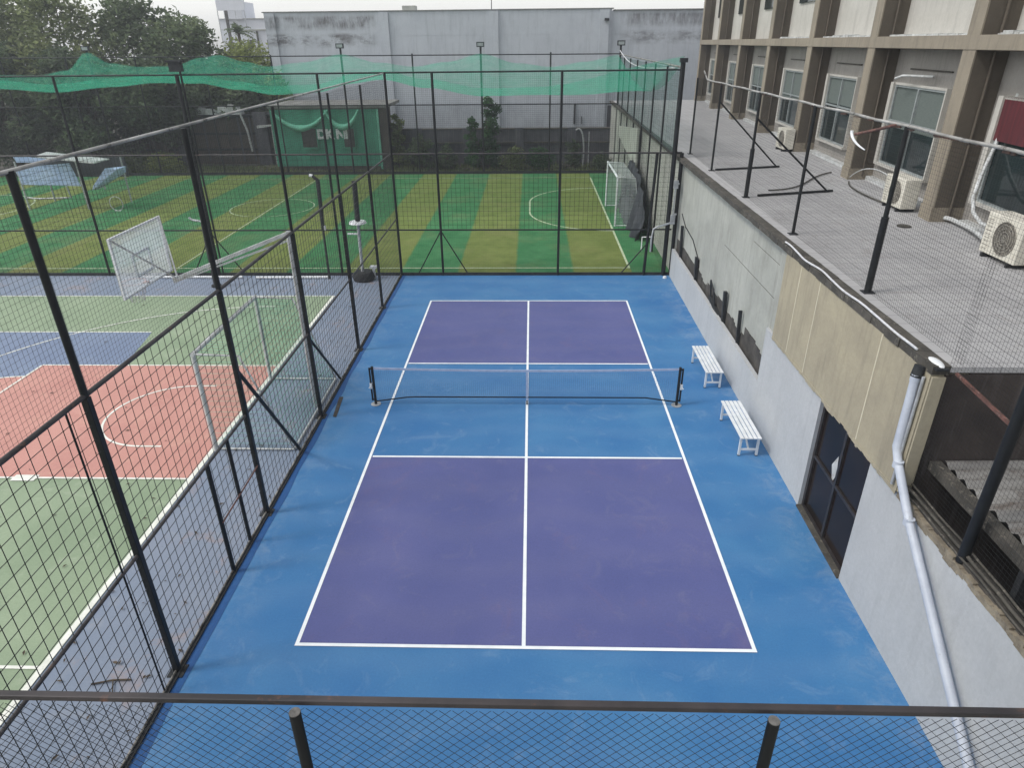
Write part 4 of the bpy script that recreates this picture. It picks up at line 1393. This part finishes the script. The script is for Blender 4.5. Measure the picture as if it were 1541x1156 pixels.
# dark cloth behind the turf goal
m = MB()
vs, fs = [], []
for i in range(31):
    y = lerp(13.6, 20.2, i / 30)
    h_ = interp([(13.6, .9), (14.8, 1.7), (16.5, 2.2), (18.5, 2.35), (20.2, 2.2)], y)
    for j in range(9):
        z = lerp(.03, h_, j / 8)
        vs.append((xs(y) - .16 - .34 * (1 - j / 8) + .16 * math.sin(i * 1.25) * (1.1 - j / 10) + .05 * noise.noise(Vector((y * 3, z * 2, 0))), y + .1 * math.sin(j * .9 + i), z + (.16 * noise.noise(Vector((y * 2.2, 9, 0))) if j == 8 else 0)))
for i in range(30):
    for j in range(8):
        a = i * 9 + j
        fs.append((a, a + 1, a + 10, a + 9))
m.add(vs, fs, True)
solo(m, 'hanging_dark_net', M['darkcloth'], 'bunched dark netting hanging behind the white turf goal', 'netting', (4.9, 17, 0))
m = MB(); m.hexa([(xs(20) - .12, 18.6, 2.0), (xs(20) - .02, 18.6, 2.0), (xs(28) - .02, 27.0, 2.5), (xs(28) - .12, 27.0, 2.5),
                  (xs(20) - .12, 18.6, 3.75), (xs(20) - .02, 18.6, 3.75), (xs(28) - .02, 27.0, 3.0), (xs(28) - .12, 27.0, 3.0)])
solo(m, 'grey_sheet', M['concrete'], 'pale grey sheet hung high on the wall behind the turf goal', 'sheet', (5, 23, 2))
m = MB(); m.tube([(4.3, 12.3, .02), (4.3, 12.3, .55), (4.75, 12.2, .58)], .025, 8)
solo(m, 'white_pipe_stub', M['white'], 'short bent white pipe standing by the wall near the turf corner', 'pipe', (4.3, 12.3, 0))

m = MB(); m.tube([(-5.45, -7.42, .02), (-5.2, -7.36, .03), (-4.98, -7.34, .02)], .012, 6); m.tube([(-5.2, -7.36, .03), (-5.12, -7.52, .02)], .008, 6)
solo(m, 'dry_twig', M['bark'], 'dry forked twig lying on the faded strip at the bottom left', 'twig', (-5.2, -7.4, 0))
rnd = random.Random(77)
m = MB()
for i in range(150):
    x, y = rnd.uniform(-6.1, -4.55), rnd.uniform(-9, 9)
    if rnd.random() < .35: x = rnd.uniform(-12, -6.3)
    a = rnd.uniform(0, 6.28); L_ = rnd.uniform(.025, .06)
    c, s_ = math.cos(a) * L_, math.sin(a) * L_
    m.add([(x - c, y - s_, .022), (x + s_ * .35, y - c * .35, .028), (x + c, y + s_, .024), (x - s_ * .35, y + c * .35, .035)], [(0, 1, 2, 3)])
tag(solo(m, 'fallen_leaves', M['bark'], 'scattered fallen leaves on the faded basketball court', 'leaves'), kind='stuff')
# pipe lying along the end fence
m = MB(); m.tube([(-13.4, 9.02, .05), (-9.9, 9.02, .05)], .045, 8)
m.tube([(-9.4, 8.95, .05), (-6.9, 9.0, .05)], .045, 8)
solo(m, 'ground_pipe', M['white'], 'white pipe lying on the floor at the foot of the end fence', 'pipe', (-10, 9, 0))
# black posts with bent tops
def bent_post(x, y, H, lab):
    t = thing('wrapped_post', (x, y, 0), lab, 'post', 'wrapped dark posts behind the basketball court')
    m = MB(); m.tube([(x, y, 0), (x, y, H * .55), (x + .02, y, H)], .085, 12)
    part(m, 'sleeve', M['blackdull'], t)
    m = MB(); m.tube(bez((x, y, H - .02), (x - .05, y, H + .10), (x - .3, y, H + .0), (x - .42, y, H + .16), 10), .035, 8)
    part(m, 'bent_arm', M['metalw'], t)
    m = MB(); m.tube([(x, y, .0), (x, y, .06)], .16, 14)
    part(m, 'foot', M['blackdull'], t)
bent_post(-10.45, 8.15, 2.15, 'short black wrapped post with white curved arm, left of the hoop arm')
t = thing('wrapped_post', (-6.85, 9.0, 0), 'thin dark post with a bent white tip in front of the green shed', 'post', 'wrapped dark posts behind the basketball court')
m = MB(); m.tube([(-6.85, 8.95, 0), (-6.84, 8.95, 1.7)], .035, 10); m.tube([(-6.84, 8.95, 1.7), (-6.80, 8.95, 3.3), (-6.95, 8.95, 3.44)], [.06, .07, .05], 10)
part(m, 'sleeve', M['blackdull'], t)
m = MB(); m.tube([(-6.95, 8.95, 3.44), (-7.05, 8.95, 3.46)], .05, 8); part(m, 'tip', M['white'], t)
m = MB(); m.box(-6.86, -6.74, 8.90, 9.0, 1.70, 1.84); part(m, 'clamp', M['metalw'], t)
t = thing('lamp_stand', (-5.65, 8.85, 0), 'pale pole with round white disc and black weighted base behind the divider fence', 'stand')
m = MB(); m.tube([(-5.65, 8.85, .3), (-5.63, 8.85, 1.95)], .055, 12); part(m, 'pole', M['metalw'], t)
m = MB(); m.tube([(-5.62, 8.85, 2.02), (-5.60, 8.85, 3.3)], .085, 12); part(m, 'dark_tube', M['blackdull'], t)
m = MB(); m.tube([(-5.63, 8.85, 1.94), (-5.63, 8.85, 2.0)], [.29, .26], 28); part(m, 'disc', M['white'], t)
m = MB(); m.tube([(-6.0, 8.8, 1.60), (-5.66, 8.85, 1.58)], .03, 8); part(m, 'side_arm', M['white'], t)
m = MB(); m.tube([(-5.63, 8.85, .0), (-5.63, 8.85, .10), (-5.63, 8.85, .30)], [.34, .38, .30], 20); part(m, 'weighted_base', M['rubber'], t)
m = MB(); m.box(-5.42, -5.20, 8.95, 9.1, .36, .44); m.box(-5.36, -5.26, 9.0, 9.05, 0, .36)
solo(m, 'white_block', M['white'], 'small white block on a peg beside the black weighted base', 'block', (-5.3, 9.0, 0))

# --- shelter at the far left corner of the turf
t = thing('dugout_shelter', (-23, 20, 0), 'small shelter with pale blue sheets and peeling white roof, left of the turf', 'shelter')
for x, y in ((-24.9, 20), (-21.9, 20), (-24.9, 22), (-20.6, 21.6)):
    m = MB(); m.tube([(x, y, 0), (x, y, 2.3)], .04, 8); part(m, 'pole', M['metalw'], t)
m = MB(); m.hexa([(-24.85, 19.97, 1.22), (-21.95, 19.97, 1.14), (-21.95, 20.0, 1.14), (-24.85, 20.0, 1.22),
                  (-25.0, 19.97, 2.0), (-22.2, 19.97, 2.22), (-22.2, 20.0, 2.22), (-25.0, 20.0, 2.0)])
part(m, 'blue_sheet', M['tarpb'], t)
m = MB(); m.hexa([(-25.1, 20.4, 2.2), (-23.6, 20.4, 2.2), (-23.6, 20.45, 2.2), (-25.1, 20.45, 2.2),
                  (-25.2, 20.4, 2.52), (-23.6, 20.4, 2.36), (-23.6, 20.45, 2.36), (-25.2, 20.45, 2.52)])
part(m, 'blue_sheet', M['tarpb'], t)
m = MB(); m.hexa([(-23.3, 19.3, 2.60), (-20.6, 19.3, 2.28), (-20.5, 20.5, 2.28), (-23.5, 20.5, 2.62),
                  (-23.3, 19.3, 2.66), (-20.6, 19.3, 2.34), (-20.5, 20.5, 2.34), (-23.5, 20.5, 2.68)])
part(m, 'roof_sheet', M['whiteold'], t)
m = MB(); m.hexa([(-21.4, 19.9, .95), (-21.2, 20.2, .95), (-19.8, 20.4, 1.7), (-20.0, 20.1, 1.9),
                  (-21.3, 19.9, 1.15), (-21.1, 20.2, 1.15), (-19.7, 20.4, 2.0), (-20.6, 20.1, 1.95)])
part(m, 'blue_flap', M['tarpb'], t)
m = MB(); m.tube([(-22, 21, .95), (-21, 20.4, 1.0), (-20.8, 20.0, 1.0)], .03, 7); part(m, 'bench_rail', M['metalw'], t)
m = MB(); m.box(-25, -20.6, 21.9, 22.0, 1.25, 2.2); part(m, 'back_panel', M['darkcloth'], t)
t = thing('pipe_frame', (-25, 22.5, 0), 'thin white pipe frame lying on the turf below the blue sheet', 'pipe frame')
m = MB(); m.tube([(-27.0, 22.7, .06), (-26, 22.4, .05), (-24.5, 22.6, .06)], .035, 7); part(m, 'long_pipe', M['metalw'], t)
m = MB(); m.tube([(-24.4, 22.6, .04), (-24.5, 22.6, .75)], .04, 7); part(m, 'upright_pipe', M['metalw'], t)
t = thing('small_bicycle_wheel', (-20.2, 19.6, 0), 'pale thin hoop standing on the turf beside the shelter', 'hoop')
m = MB(); m.tube([(-20.2 + .32 * math.cos(a), 19.6, .36 + .34 * math.sin(a)) for a in [2 * math.pi * i / 24 for i in range(25)]], .02, 6, False)
part(m, 'ring', M['whiteold'], t)
m = MB(); m.box(-20.35, -20.05, 19.55, 19.65, 0, .03); part(m, 'stand', M['whiteold'], t)

# ================================================================== BEYOND THE TURF
# green shed
t = thing('green_shed', (-12.6, 31, 0), 'flat roofed hut wrapped in green cloth with two dark windows behind the far fence', 'shed')
sx0, sx1 = -16.1, -9.35
m = MB(); m.box(sx0 + .05, sx1 - .05, 31.04, 35, 0, 3.72); part(m, 'wall', M['browns'], t)
m = MB(); m.box(sx0 - .1, sx1 + .6, 30.9, 35.1, 3.72, 3.90); part(m, 'roof', M['roofgrey'], t)
m = MB()
vs, fs = [], []
for i in range(61):
    for j in range(21):
        x, z = lerp(sx0, sx1, i / 60), lerp(.3, 3.66, j / 20)
        vs.append((x, 30.98 + .05 * noise.noise(Vector((x * 1.6, z * .5, 0))), z))
for i in range(60):
    for j in range(20):
        a = i * 21 + j
        fs.append((a, a + 21, a + 22, a + 1))
m.add(vs, fs, True)
part(m, 'green_cloth', M['greencloth'], t)
for x0, x1 in ((-14.25, -13.32), (-11.62, -10.95)):
    m = MB(); m.box(x0, x1, 30.84, 30.92, 1.45, 2.55); wn = part(m, 'window', M['grimedark'], t)
    m = MB()
    m.box(x0 - .06, x0, 30.82, 30.93, 1.39, 2.61); m.box(x1, x1 + .06, 30.82, 30.93, 1.39, 2.61)
    m.box(x0, x1, 30.82, 30.93, 2.55, 2.61); m.box(x0, x1, 30.80, 30.93, 1.35, 1.45)
    part(m, 'window_frame', M['greencloth'], wn)
for cx, hw_, dp in ((-14.2, 1.75, 1.05), (-11.6, 1.05, 1.0)):
    m = MB()
    pts = []
    for i in range(25):
        u = -1 + 2 * i / 24
        pts.append((cx + hw_ * u, 30.84, 3.62 - dp * (1 - abs(u) ** 2.0)))
    m.tube(pts, [.05 + .15 * (1 - abs(-1 + 2 * i / 24)) for i in range(25)], 10)
    part(m, 'cloth_swag', M['greenfold'], t)
m = MB(); m.box(sx1 - .12, sx1, 30.90, 31.0, .1, 3.66); part(m, 'pale_edge', M['greenfold'], t)
m = MB(); m.box(sx1 + .02, sx1 + .6, 31.0, 31.5, 0, 3.72); part(m, 'brick_pillar', M['browns'], t)
cu = bpy.data.curves.new('txt', 'FONT'); cu.body = 'DK NI'; cu.size = .74; cu.extrude = .01; cu.offset = .04; cu.space_character = .95
tmp = bpy.data.objects.new('txt', cu); COL.objects.link(tmp)
bpy.context.view_layer.update()
me = bpy.data.meshes.new_from_object(tmp.evaluated_get(bpy.context.evaluated_depsgraph_get()))
me.transform(Matrix.Rotation(R(90), 4, 'X'))
me.transform(Matrix.Translation(Vector((-13.28 + 12.6, 30.84 - 31, 1.98))))
me.materials.clear(); me.materials.append(M['white'])
bpy.data.objects.remove(tmp)
lo = bpy.data.objects.new('white_lettering', me); COL.objects.link(lo); lo.parent = t
me.transform(Matrix.Diagonal(Vector((1, 1, 1, 1))))

# low dark wall
t = thing('low_dark_wall', (-2, 33, 0), 'low blackened block wall at the foot of the tall grey building', 'wall')
m = MB(); m.box(-9.2, 6.4, 33, 33.4, 0, 2.2)
part(m, 'wall_face', M['lowwall'], t)
for x in (-7.6, -4.4, -1.0, 2.4, 5.6):
    m = MB(); m.box(x, x + .55, 32.86, 33.0, 0, 2.3); part(m, 'pier', M['lowwall'], t)
m = MB(); m.box(-9.2, 6.4, 32.9, 33.0, 1.35, 1.45); m.box(-9.2, 6.4, 32.95, 33.45, 2.2, 2.26); part(m, 'ledge', M['grime'], t)
# far wall building
FWY = 38
t = thing('grey_hall', (-3, FWY, 0), 'huge windowless grey building with sooty stains closing the view behind the turf', 'building')
m = MB(); m.box(-18.0, 5.4, FWY, 56, 0, 9.15); part(m, 'wall', M['farwall'], t)
m = MB(); m.box(5.4, 24, FWY + .15, 56, 0, 9.05); part(m, 'side_wall', M['farwall'], t)
for x in (-17.9, -10.2, -2.8, 4.6):
    m = MB(); m.box(x, x + .62, FWY - .14, FWY, 0, 9.1); part(m, 'pilaster', M['farwall'], t)
m = MB(); m.box(-18.1, 5.5, FWY - .06, FWY + .3, 9.15, 9.21); m.box(5.5, 24, FWY + .05, FWY + .4, 9.05, 9.11); part(m, 'parapet_cap', M['railmid'], t)
m = MB()
for z in (3.4, 5.6, 7.7): m.box(-18, 24, FWY - .004 if z < 0 else FWY - .006, FWY, z, z + .025)
part(m, 'panel_joint', M['farwall'], t)
m = MB(); m.box(-8.7, -7.8, 38.6, 39.4, 9.2, 9.5); part(m, 'roof_box', M['concrete'], t)
m = MB(); m.tube([(-2.65, 38.5, 9.2), (-2.65, 38.5, 10.6)], .03, 6); part(m, 'roof_rod', M['blackdull'], t)
m = MB(); m.tube([(3.1, FWY - .06, 2.0), (3.1, FWY - .06, 3.2), (3.12, FWY - .06, 3.35)], .06, 8); m.tube([(3.6, FWY - .05, 2.0), (3.6, FWY - .05, 2.5)], .03, 6)
part(m, 'vent_pipe', M['blackdull'], t)
m = MB(); m.box(5.42, 6.6, FWY + .02, FWY + .14, 1.6, 3.2); part(m, 'dark_opening', M['lowwall'], t)
m = MB(); m.box(4.9, 5.2, FWY - .4, FWY - .16, 8.45, 8.6); m.tube([(5.05, FWY - .3, 8.5), (5.05, FWY, 8.5)], .03, 6); part(m, 'wall_lamp', M['blackdull'], t)
# curved white pipes by the wall
m = MB(); m.tube(bez((3.4, 32.2, 0), (3.5, 32.2, 1.6), (3.3, 32.2, 2.6), (2.9, 32.3, 2.2), 14), .05, 8)
m.tube([(3.75, 32.4, 0), (3.75, 32.4, 2.1)], .035, 8)
solo(m, 'curved_pipes', M['metalw'], 'pair of pale curved pipes in front of the low dark wall', 'pipe', (3.5, 32.3, 0))
random.seed(11)
m = MB()
for i in range(26):
    x, y = random.uniform(-8.5, 5), random.uniform(30.3, 32.6); s_ = random.uniform(.12, .5)
    m.hexa([(x + random.uniform(-.06, .06), y, 0), (x + s_ * 1.8, y, 0), (x + s_ * 1.8, y + s_, 0), (x, y + s_, 0),
            (x + .05, y + .05, s_ * .6), (x + s_ * 1.6, y, s_ * .8), (x + s_ * 1.7, y + s_ * .8, s_ * .5), (x + .1, y + s_ * .9, s_ * .7)])
tag(solo(m, 'rubble', M['grime'], 'scattered grey rubble along the foot of the low dark wall', 'rubble'), kind='stuff')

# old brown shed structure on the left
t = thing('brown_outbuilding', (-21, 34, 0), 'dilapidated dark brown boarded outbuilding under the trees left of the green hut', 'outbuilding')
m = MB(); m.box(-27.5, -16.9, 34, 37, .0, 3.0); part(m, 'wall', M['browns'], t)
m = MB()
for z in (.9, 1.9, 2.95): m.box(-27.5, -16.9, 33.86, 34.0, z, z + .12)
part(m, 'beam', M['blackdull'], t)
for i in range(14):
    x = -27.2 + i * .78
    m = MB(); m.box(x, x + .10, 33.80, 33.86, .2, 3.0)
    part(m, 'batten', M['lowwall'] if i % 3 else M['grime'], t)
for x in (-23.6, -18.2):
    m = MB(); m.box(x, x + .85, 33.5, 33.8, 0, 3.3); part(m, 'dark_pier', M['lowwall'], t)
m = MB(); m.box(-27.7, -16.7, 33.6, 37.2, 3.07, 3.16); part(m, 'roof', M['blackdull'], t)
for i, (x, wd, hh) in enumerate(((-22.4, .8, .42), (-21.2, .6, .32), (-20.4, 1.3, .62))):
    m = MB()
    for k in range(7):
        a, b = random.uniform(0, wd), random.uniform(0, hh * .4)
        m.hexa([(x + a - .2, 33.7, 3.16), (x + a + .25, 33.7, 3.16), (x + a + .25, 34.3, 3.16), (x + a - .2, 34.3, 3.16),
                (x + a - .12, 33.75, 3.2 + hh * .6 + b), (x + a + .15, 33.8, 3.16 + hh * .5 + b), (x + a + .16, 34.2, 3.2 + hh * .5 + b), (x + a - .1, 34.2, 3.2 + hh * .6 + b)])
    solo(m, 'white_bundle', M['whiteold'], ('small white heap on the outbuilding roof, leftmost of the heaps', 'low pale heap in the middle of the outbuilding roof', 'large white heap on the outbuilding roof, nearest the green hut')[i], 'heap', (x, 34, 3.16), 'white heaps on the outbuilding roof')
m = MB(); m.tube([(-19.0, 33.3, 3.6), (-18.6, 33.3, 2.2), (-18.5, 33.3, .9)], .07, 8)
solo(m, 'white_downpipe', M['whiteold'], 'crooked pale pipe in front of the brown outbuilding', 'pipe', (-18.6, 33.3, 0))
m = MB(); m.hexa([(-17.9, 33.2, 2.35), (-16.2, 33.2, 2.55), (-16.2, 33.6, 2.55), (-17.9, 33.6, 2.35), (-17.9, 33.2, 2.50), (-16.2, 33.2, 2.60), (-16.2, 33.6, 2.60), (-17.9, 33.6, 2.5)])
m.box(-17.0, -16.9, 33.3, 33.4, 0, 2.43)
solo(m, 'small_canopy', M['whiteold'], 'small white canopy on a post between the outbuilding and the green hut', 'canopy', (-17, 33.4, 0))

# white apartment building and rooftop board far behind
t = thing('white_building', (-36, 80, 0), 'far white building with small dark windows left of the grey hall', 'building')
m = MB(); m.box(-38.5, -24, 80, 92, 0, 10.1); part(m, 'wall', M['offwhite'], t)
m = MB(); m.box(-37.6, -35.4, 79.6, 84, 10.1, 12.0); part(m, 'roof_tower', M['offwhite'], t)
m = MB(); m.box(-36.0, -24, 79.85, 80, 8.85, 9.0); m.box(-38.5, -24, 79.9, 80, 10.1, 10.2); part(m, 'ledge', M['concrete'], t)
for x in (-35.4, -32.9, -30.4):
    m = MB(); m.box(x, x + .75, 79.9, 80.02, 6.7, 7.85); part(m, 'window', M['lowwall'], t)
m = MB(); m.tube([(-34.0, 79.9, 8.85), (-34.0, 79.9, 3)], .12, 8); part(m, 'drainpipe', M['grime'], t)
t = thing('rooftop_board', (-37, 76, 9), 'blank pale board on a steel frame above the far white building', 'board')
m = MB(); m.box(-36.9, -33.6, 76, 76.25, 10.9, 16); part(m, 'panel', M['offwhite'], t)
m = MB(); m.bar((-35.9, 76.1, 0), (-35.9, 76.1, 10.9), .28); part(m, 'support', M['grime'], t)
m = MB()
for x in (-36.9, -34.8, -33.7):
    m.bar((x, 76.1, 7.5), (x, 76.1, 10.9), .07)
for z in (7.6, 8.9, 10.0): m.bar((-36.9, 76.1, z), (-33.6, 76.1, z), .06)
part(m, 'lattice', M['metalw'], t)

# ================================================================== TREES AND SHRUBS
def leaves(mb, centers, n, size, rnd, flat=.6):
    """n leaf-sized folded quads scattered in clumps; centers = (x,y,z,r)"""
    tot = sum(c[3] ** 2 for c in centers)
    for c in centers:
        k = int(n * c[3] ** 2 / tot)
        for _ in range(k):
            # points biased to the clump's shell
            u = Vector((rnd.gauss(0, 1), rnd.gauss(0, 1), rnd.gauss(0, 1)))
            if u.length < 1e-3: continue
            u.normalize()
            rr = c[3] * (rnd.random() ** .45) * (1 + .25 * noise.noise(u * 2.3 + Vector(c[:3])))
            p = Vector(c[:3]) + Vector((u.x * rr, u.y * rr, u.z * rr * .8))
            s_ = size * rnd.uniform(.6, 1.4)
            a = Vector((rnd.gauss(0, 1), rnd.gauss(0, 1), rnd.gauss(0, .6)))
            b = Vector((rnd.gauss(0, 1), rnd.gauss(0, 1), rnd.gauss(0, 1)))
            a.normalize(); b = (b - a * b.dot(a))
            if b.length < 1e-3: continue
            b.normalize(); b *= s_ * .45; a *= s_
            mb.add([p - a * .5, p + b * .5, p + a * .5, p - b * .5], [(0, 1, 2, 3)])

def tree(name, x, y, top, r, low, lab, mk, n=7000, size=.26, seed=1, group='trees behind the turf', lean=0):
    rnd = random.Random(seed)
    t = thing(name, (x, y, 0), lab, 'tree', group)
    m = MB()
    hub = []
    m.tube([(x, y, -.05), (x + .1, y, low * .6), (x + lean * .4, y, low + (top - low) * .35)], [.28 * r / 4, .22 * r / 4, .15 * r / 4], 9)
    cs = []
    nc = 26
    for i in range(nc):
        f = (i + .5) / nc
        zz = lerp(low + .3, top - .8, f ** .8)
        prof = math.sin(math.pi * min(1, .18 + f * .80)) ** .6
        a = i * 2.4 + rnd.uniform(-.5, .5)
        rad = r * prof * rnd.uniform(.25, .85)
        cs.append((x + lean * f + rad * math.cos(a), y + rad * math.sin(a), zz, r * rnd.uniform(.24, .42)))
    for c in cs[::2]:
        s0 = (x + lean * .2, y, low + (top - low) * .2)
        m.tube([s0, (lerp(s0[0], c[0], .5) + rnd.uniform(-.2, .2), lerp(s0[1], c[1], .5), lerp(s0[2], c[2], .6)), c[:3]], [.10 * r / 4, .06 * r / 4, .02], 6)
    part(m, 'trunk', M['bark'], t)
    m = MB(); leaves(m, cs, n, size, rnd)
    # stray twigs beyond the outline
    leaves(m, [(c[0] + rnd.uniform(-.6, .6), c[1], c[2] + rnd.uniform(0, .7), c[3] * .7) for c in cs], int(n * .12), size, rnd)
    part(m, 'crown', M[mk], t)
T = [
 ('broadleaf_tree', -37.5, 37, 12.0, 5.0, 1.5, 'big dark tree at the left edge of the view', 'leafm', 9000, 0),
 ('broadleaf_tree', -31.5, 36, 11.2, 4.4, 1.2, 'large olive green tree second from the left edge, above the blue shelter', 'leafm', 9000, 0),
 ('broadleaf_tree', -27.0, 38, 10.6, 4.2, 1.2, 'tall dark leafy tree whose top edge meets the white sky', 'leafd', 9000, 0),
 ('broadleaf_tree', -23.2, 37, 9.2, 3.4, 2.0, 'dark tree with a feathery top left of the yellow green tree', 'leafd', 7000, 0),
 ('round_tree', -20.2, 39, 7.7, 3.2, 2.2, 'lighter yellow green tree in front of the far white building', 'leafy', 6500, 0),
 ('round_tree', -17.6, 36.4, 5.9, 1.9, 2.2, 'small olive tree against the corner of the grey hall', 'leafm', 3000, 0),
 ('broadleaf_tree', -34.0, 32.4, 8.0, 4.2, .4, 'low spreading dark tree overhanging the left end of the turf', 'leafk', 8000, 0),
 ('broadleaf_tree', -28.5, 32.0, 7.2, 3.6, .5, 'shadowy tree right behind the far fence above the shelter', 'leafk', 8000, 0),
 ('broadleaf_tree', -24.2, 33.0, 6.6, 3.0, 1.6, 'dark tree overhanging the left end of the brown outbuilding', 'leafk', 6500, 0),
 ('broadleaf_tree', -20.2, 36.2, 6.0, 2.8, 2.6, 'dark foliage rising behind the brown outbuilding roof', 'leafk', 5500, 0),
]
for i, (nm, x, y, tp, r, lo_, lab, mk, n, ln_) in enumerate(T):
    tree(nm, x, y, tp, r, lo_, lab, mk, int(n * (1.5 if mk == 'leafk' else 1.05)), .33 if mk != 'leafy' else .28, 20 + i)
# palm showing above the yellow green tree
t = thing('palm_tree', (-25.5, 52, 0), 'small palm tip poking above the yellow green tree', 'palm')
m = MB(); m.tube([(-25.5, 52, 0), (-25.3, 52, 4), (-25.4, 52, 8.2)], [.2, .16, .13], 8); part(m, 'trunk', M['bark'], t)
m = MB(); rnd = random.Random(5)
for k in range(22):
    a = k * 2.4; e = rnd.uniform(.1, 1.3); L_ = rnd.uniform(1.3, 1.9)
    pr = None
    for i in range(9):
        f = i / 8
        p_ = Vector((-25.4 + math.cos(a) * math.cos(e) * L_ * f, 52 + math.sin(a) * math.cos(e) * L_ * f, 8.2 + math.sin(e) * L_ * f - .9 * f * f))
        if pr is not None:
            d = (p_ - pr).normalized(); sd = d.cross(Vector((0, 0, 1))).normalized()
            for sgn in (-1, 1):
                q_ = p_ + sd * sgn * .42 * math.sin(math.pi * min(.95, f + .1)) - Vector((0, 0, .12))
                m.add([pr, p_, q_], [(0, 1, 2)])
        pr = p_
part(m, 'fronds', M['leafd'], t)

def shrub(name, x, y, h_, r, lab, mk, n, size=.14, seed=3, col=False, group=None):
    rnd = random.Random(seed)
    t = thing(name, (x, y, 0), lab, 'shrub', group)
    m = MB(); cs = []
    for k in range(3):
        dx = rnd.uniform(-.3, .3) * r
        m.tube([(x, y, -.03), (x + dx * .5, y + rnd.uniform(-.1, .1), h_ * .4), (x + dx, y, h_ * .85)], [.05, .035, .012], 6)
    part(m, 'stems', M['bark'], t)
    kk = 16 if col else 12
    for i in range(kk):
        f = (i + .5) / kk
        rr = r * ((1 - .35 * f) if col else math.sin(math.pi * min(.98, .25 + .7 * f)) ** .7)
        a = i * 2.4
        cs.append((x + rr * rnd.uniform(.1, .7) * math.cos(a), y + rr * .6 * math.sin(a), h_ * (.08 + .86 * f), rr * rnd.uniform(.4, .62)))
    m = MB(); leaves(m, cs, n, size, rnd); part(m, 'foliage', M[mk], t)
shrub('climbing_shrub', -2.55, 31.4, 4.45, .95, 'tall column of climbing green leaves in front of the tall grey wall', 'leafs', 4200, .17, 31, True)
shrub('climbing_shrub', -3.6, 31.2, 3.3, .70, 'shorter leafy column just left of the tall climbing column', 'leafs', 2400, .16, 32, True)
shrub('tall_shrub', -8.45, 31.6, 3.5, .75, 'leafy shrub with a pale top right beside the green hut', 'leafm', 2600, .17, 33, True)
shrub('dark_shrub', -6.9, 31.0, 2.3, .95, 'dark rounded shrub beside the hut end of the low dark wall', 'leafk', 2200, .15, 34)
shrub('dark_shrub', -5.3, 31.2, 1.7, .85, 'low dark shrub midway between the rounded shrub and the leafy columns', 'leafk', 1600, .15, 35)
shrub('hedge_shrub', -1.0, 31.0, 1.45, .95, 'olive hedge clump right of the tall leafy column', 'leafm', 2000, .14, 36)
shrub('hedge_shrub', .6, 31.1, 1.40, .95, 'bright green hedge clump, the rightmost green one before the pipes', 'leafs', 2000, .14, 37)
shrub('dark_shrub', 2.7, 31.2, 1.9, .7, 'dark shrub standing beside the curved pale pipes', 'leafk', 1500, .14, 38)
shrub('dark_shrub', 4.4, 31.0, 1.1, .8, 'low dark shrub at the right end of the low dark wall', 'leafk', 1200, .14, 39)
for i, (x, lab) in enumerate(((-25.2, 'grassy hedge clump at the left part of the far fence'), (-23.4, 'yellow green hedge clump left of the dark pier'))):
    shrub('hedge_shrub', x, 31.0, 1.1, 1.3, lab, 'leafy' if i else 'leafm', 2600, .14, 50 + i)
# rough grass behind the far fence
rnd = random.Random(9)
m = MB()
for i in range(9000):
    x, y = rnd.uniform(-34, 5), rnd.uniform(29.8, 33)
    h_ = rnd.uniform(.08, .30) * (1 + .8 * noise.noise(Vector((x * .5, y * .5, 0))))
    a = rnd.uniform(0, 6.3); dx, dy = .03 * math.cos(a), .03 * math.sin(a)
    m.add([(x - dx, y - dy, -.02), (x + dx, y + dy, -.02), (x + rnd.uniform(-.1, .1), y, h_)], [(0, 1, 2)])
tag(solo(m, 'rough_grass', M['leafm'], 'rough grass growing behind the far fence', 'grass'), kind='stuff')
# ================================================================== AIR
hm = bpy.data.materials.new('hazy_air')
hm.use_nodes = True
ht = hm.node_tree
ht.nodes.clear()
ho = ht.nodes.new('ShaderNodeOutputMaterial')
hv = ht.nodes.new('ShaderNodeVolumePrincipled')
hv.inputs['Color'].default_value = (0.86, 0.90, 0.96, 1)
hv.inputs['Density'].default_value = 0.0016
hv.inputs['Anisotropy'].default_value = 0.2
ht.links.new(hv.outputs[0], ho.inputs['Volume'])
m = MB(); m.box(-310, 310, -310, 410, -1.2, 22)
tag(m.build('haze', hm), kind='stuff', label='thin pale haze in the air')
bpy.context.view_layer.update()
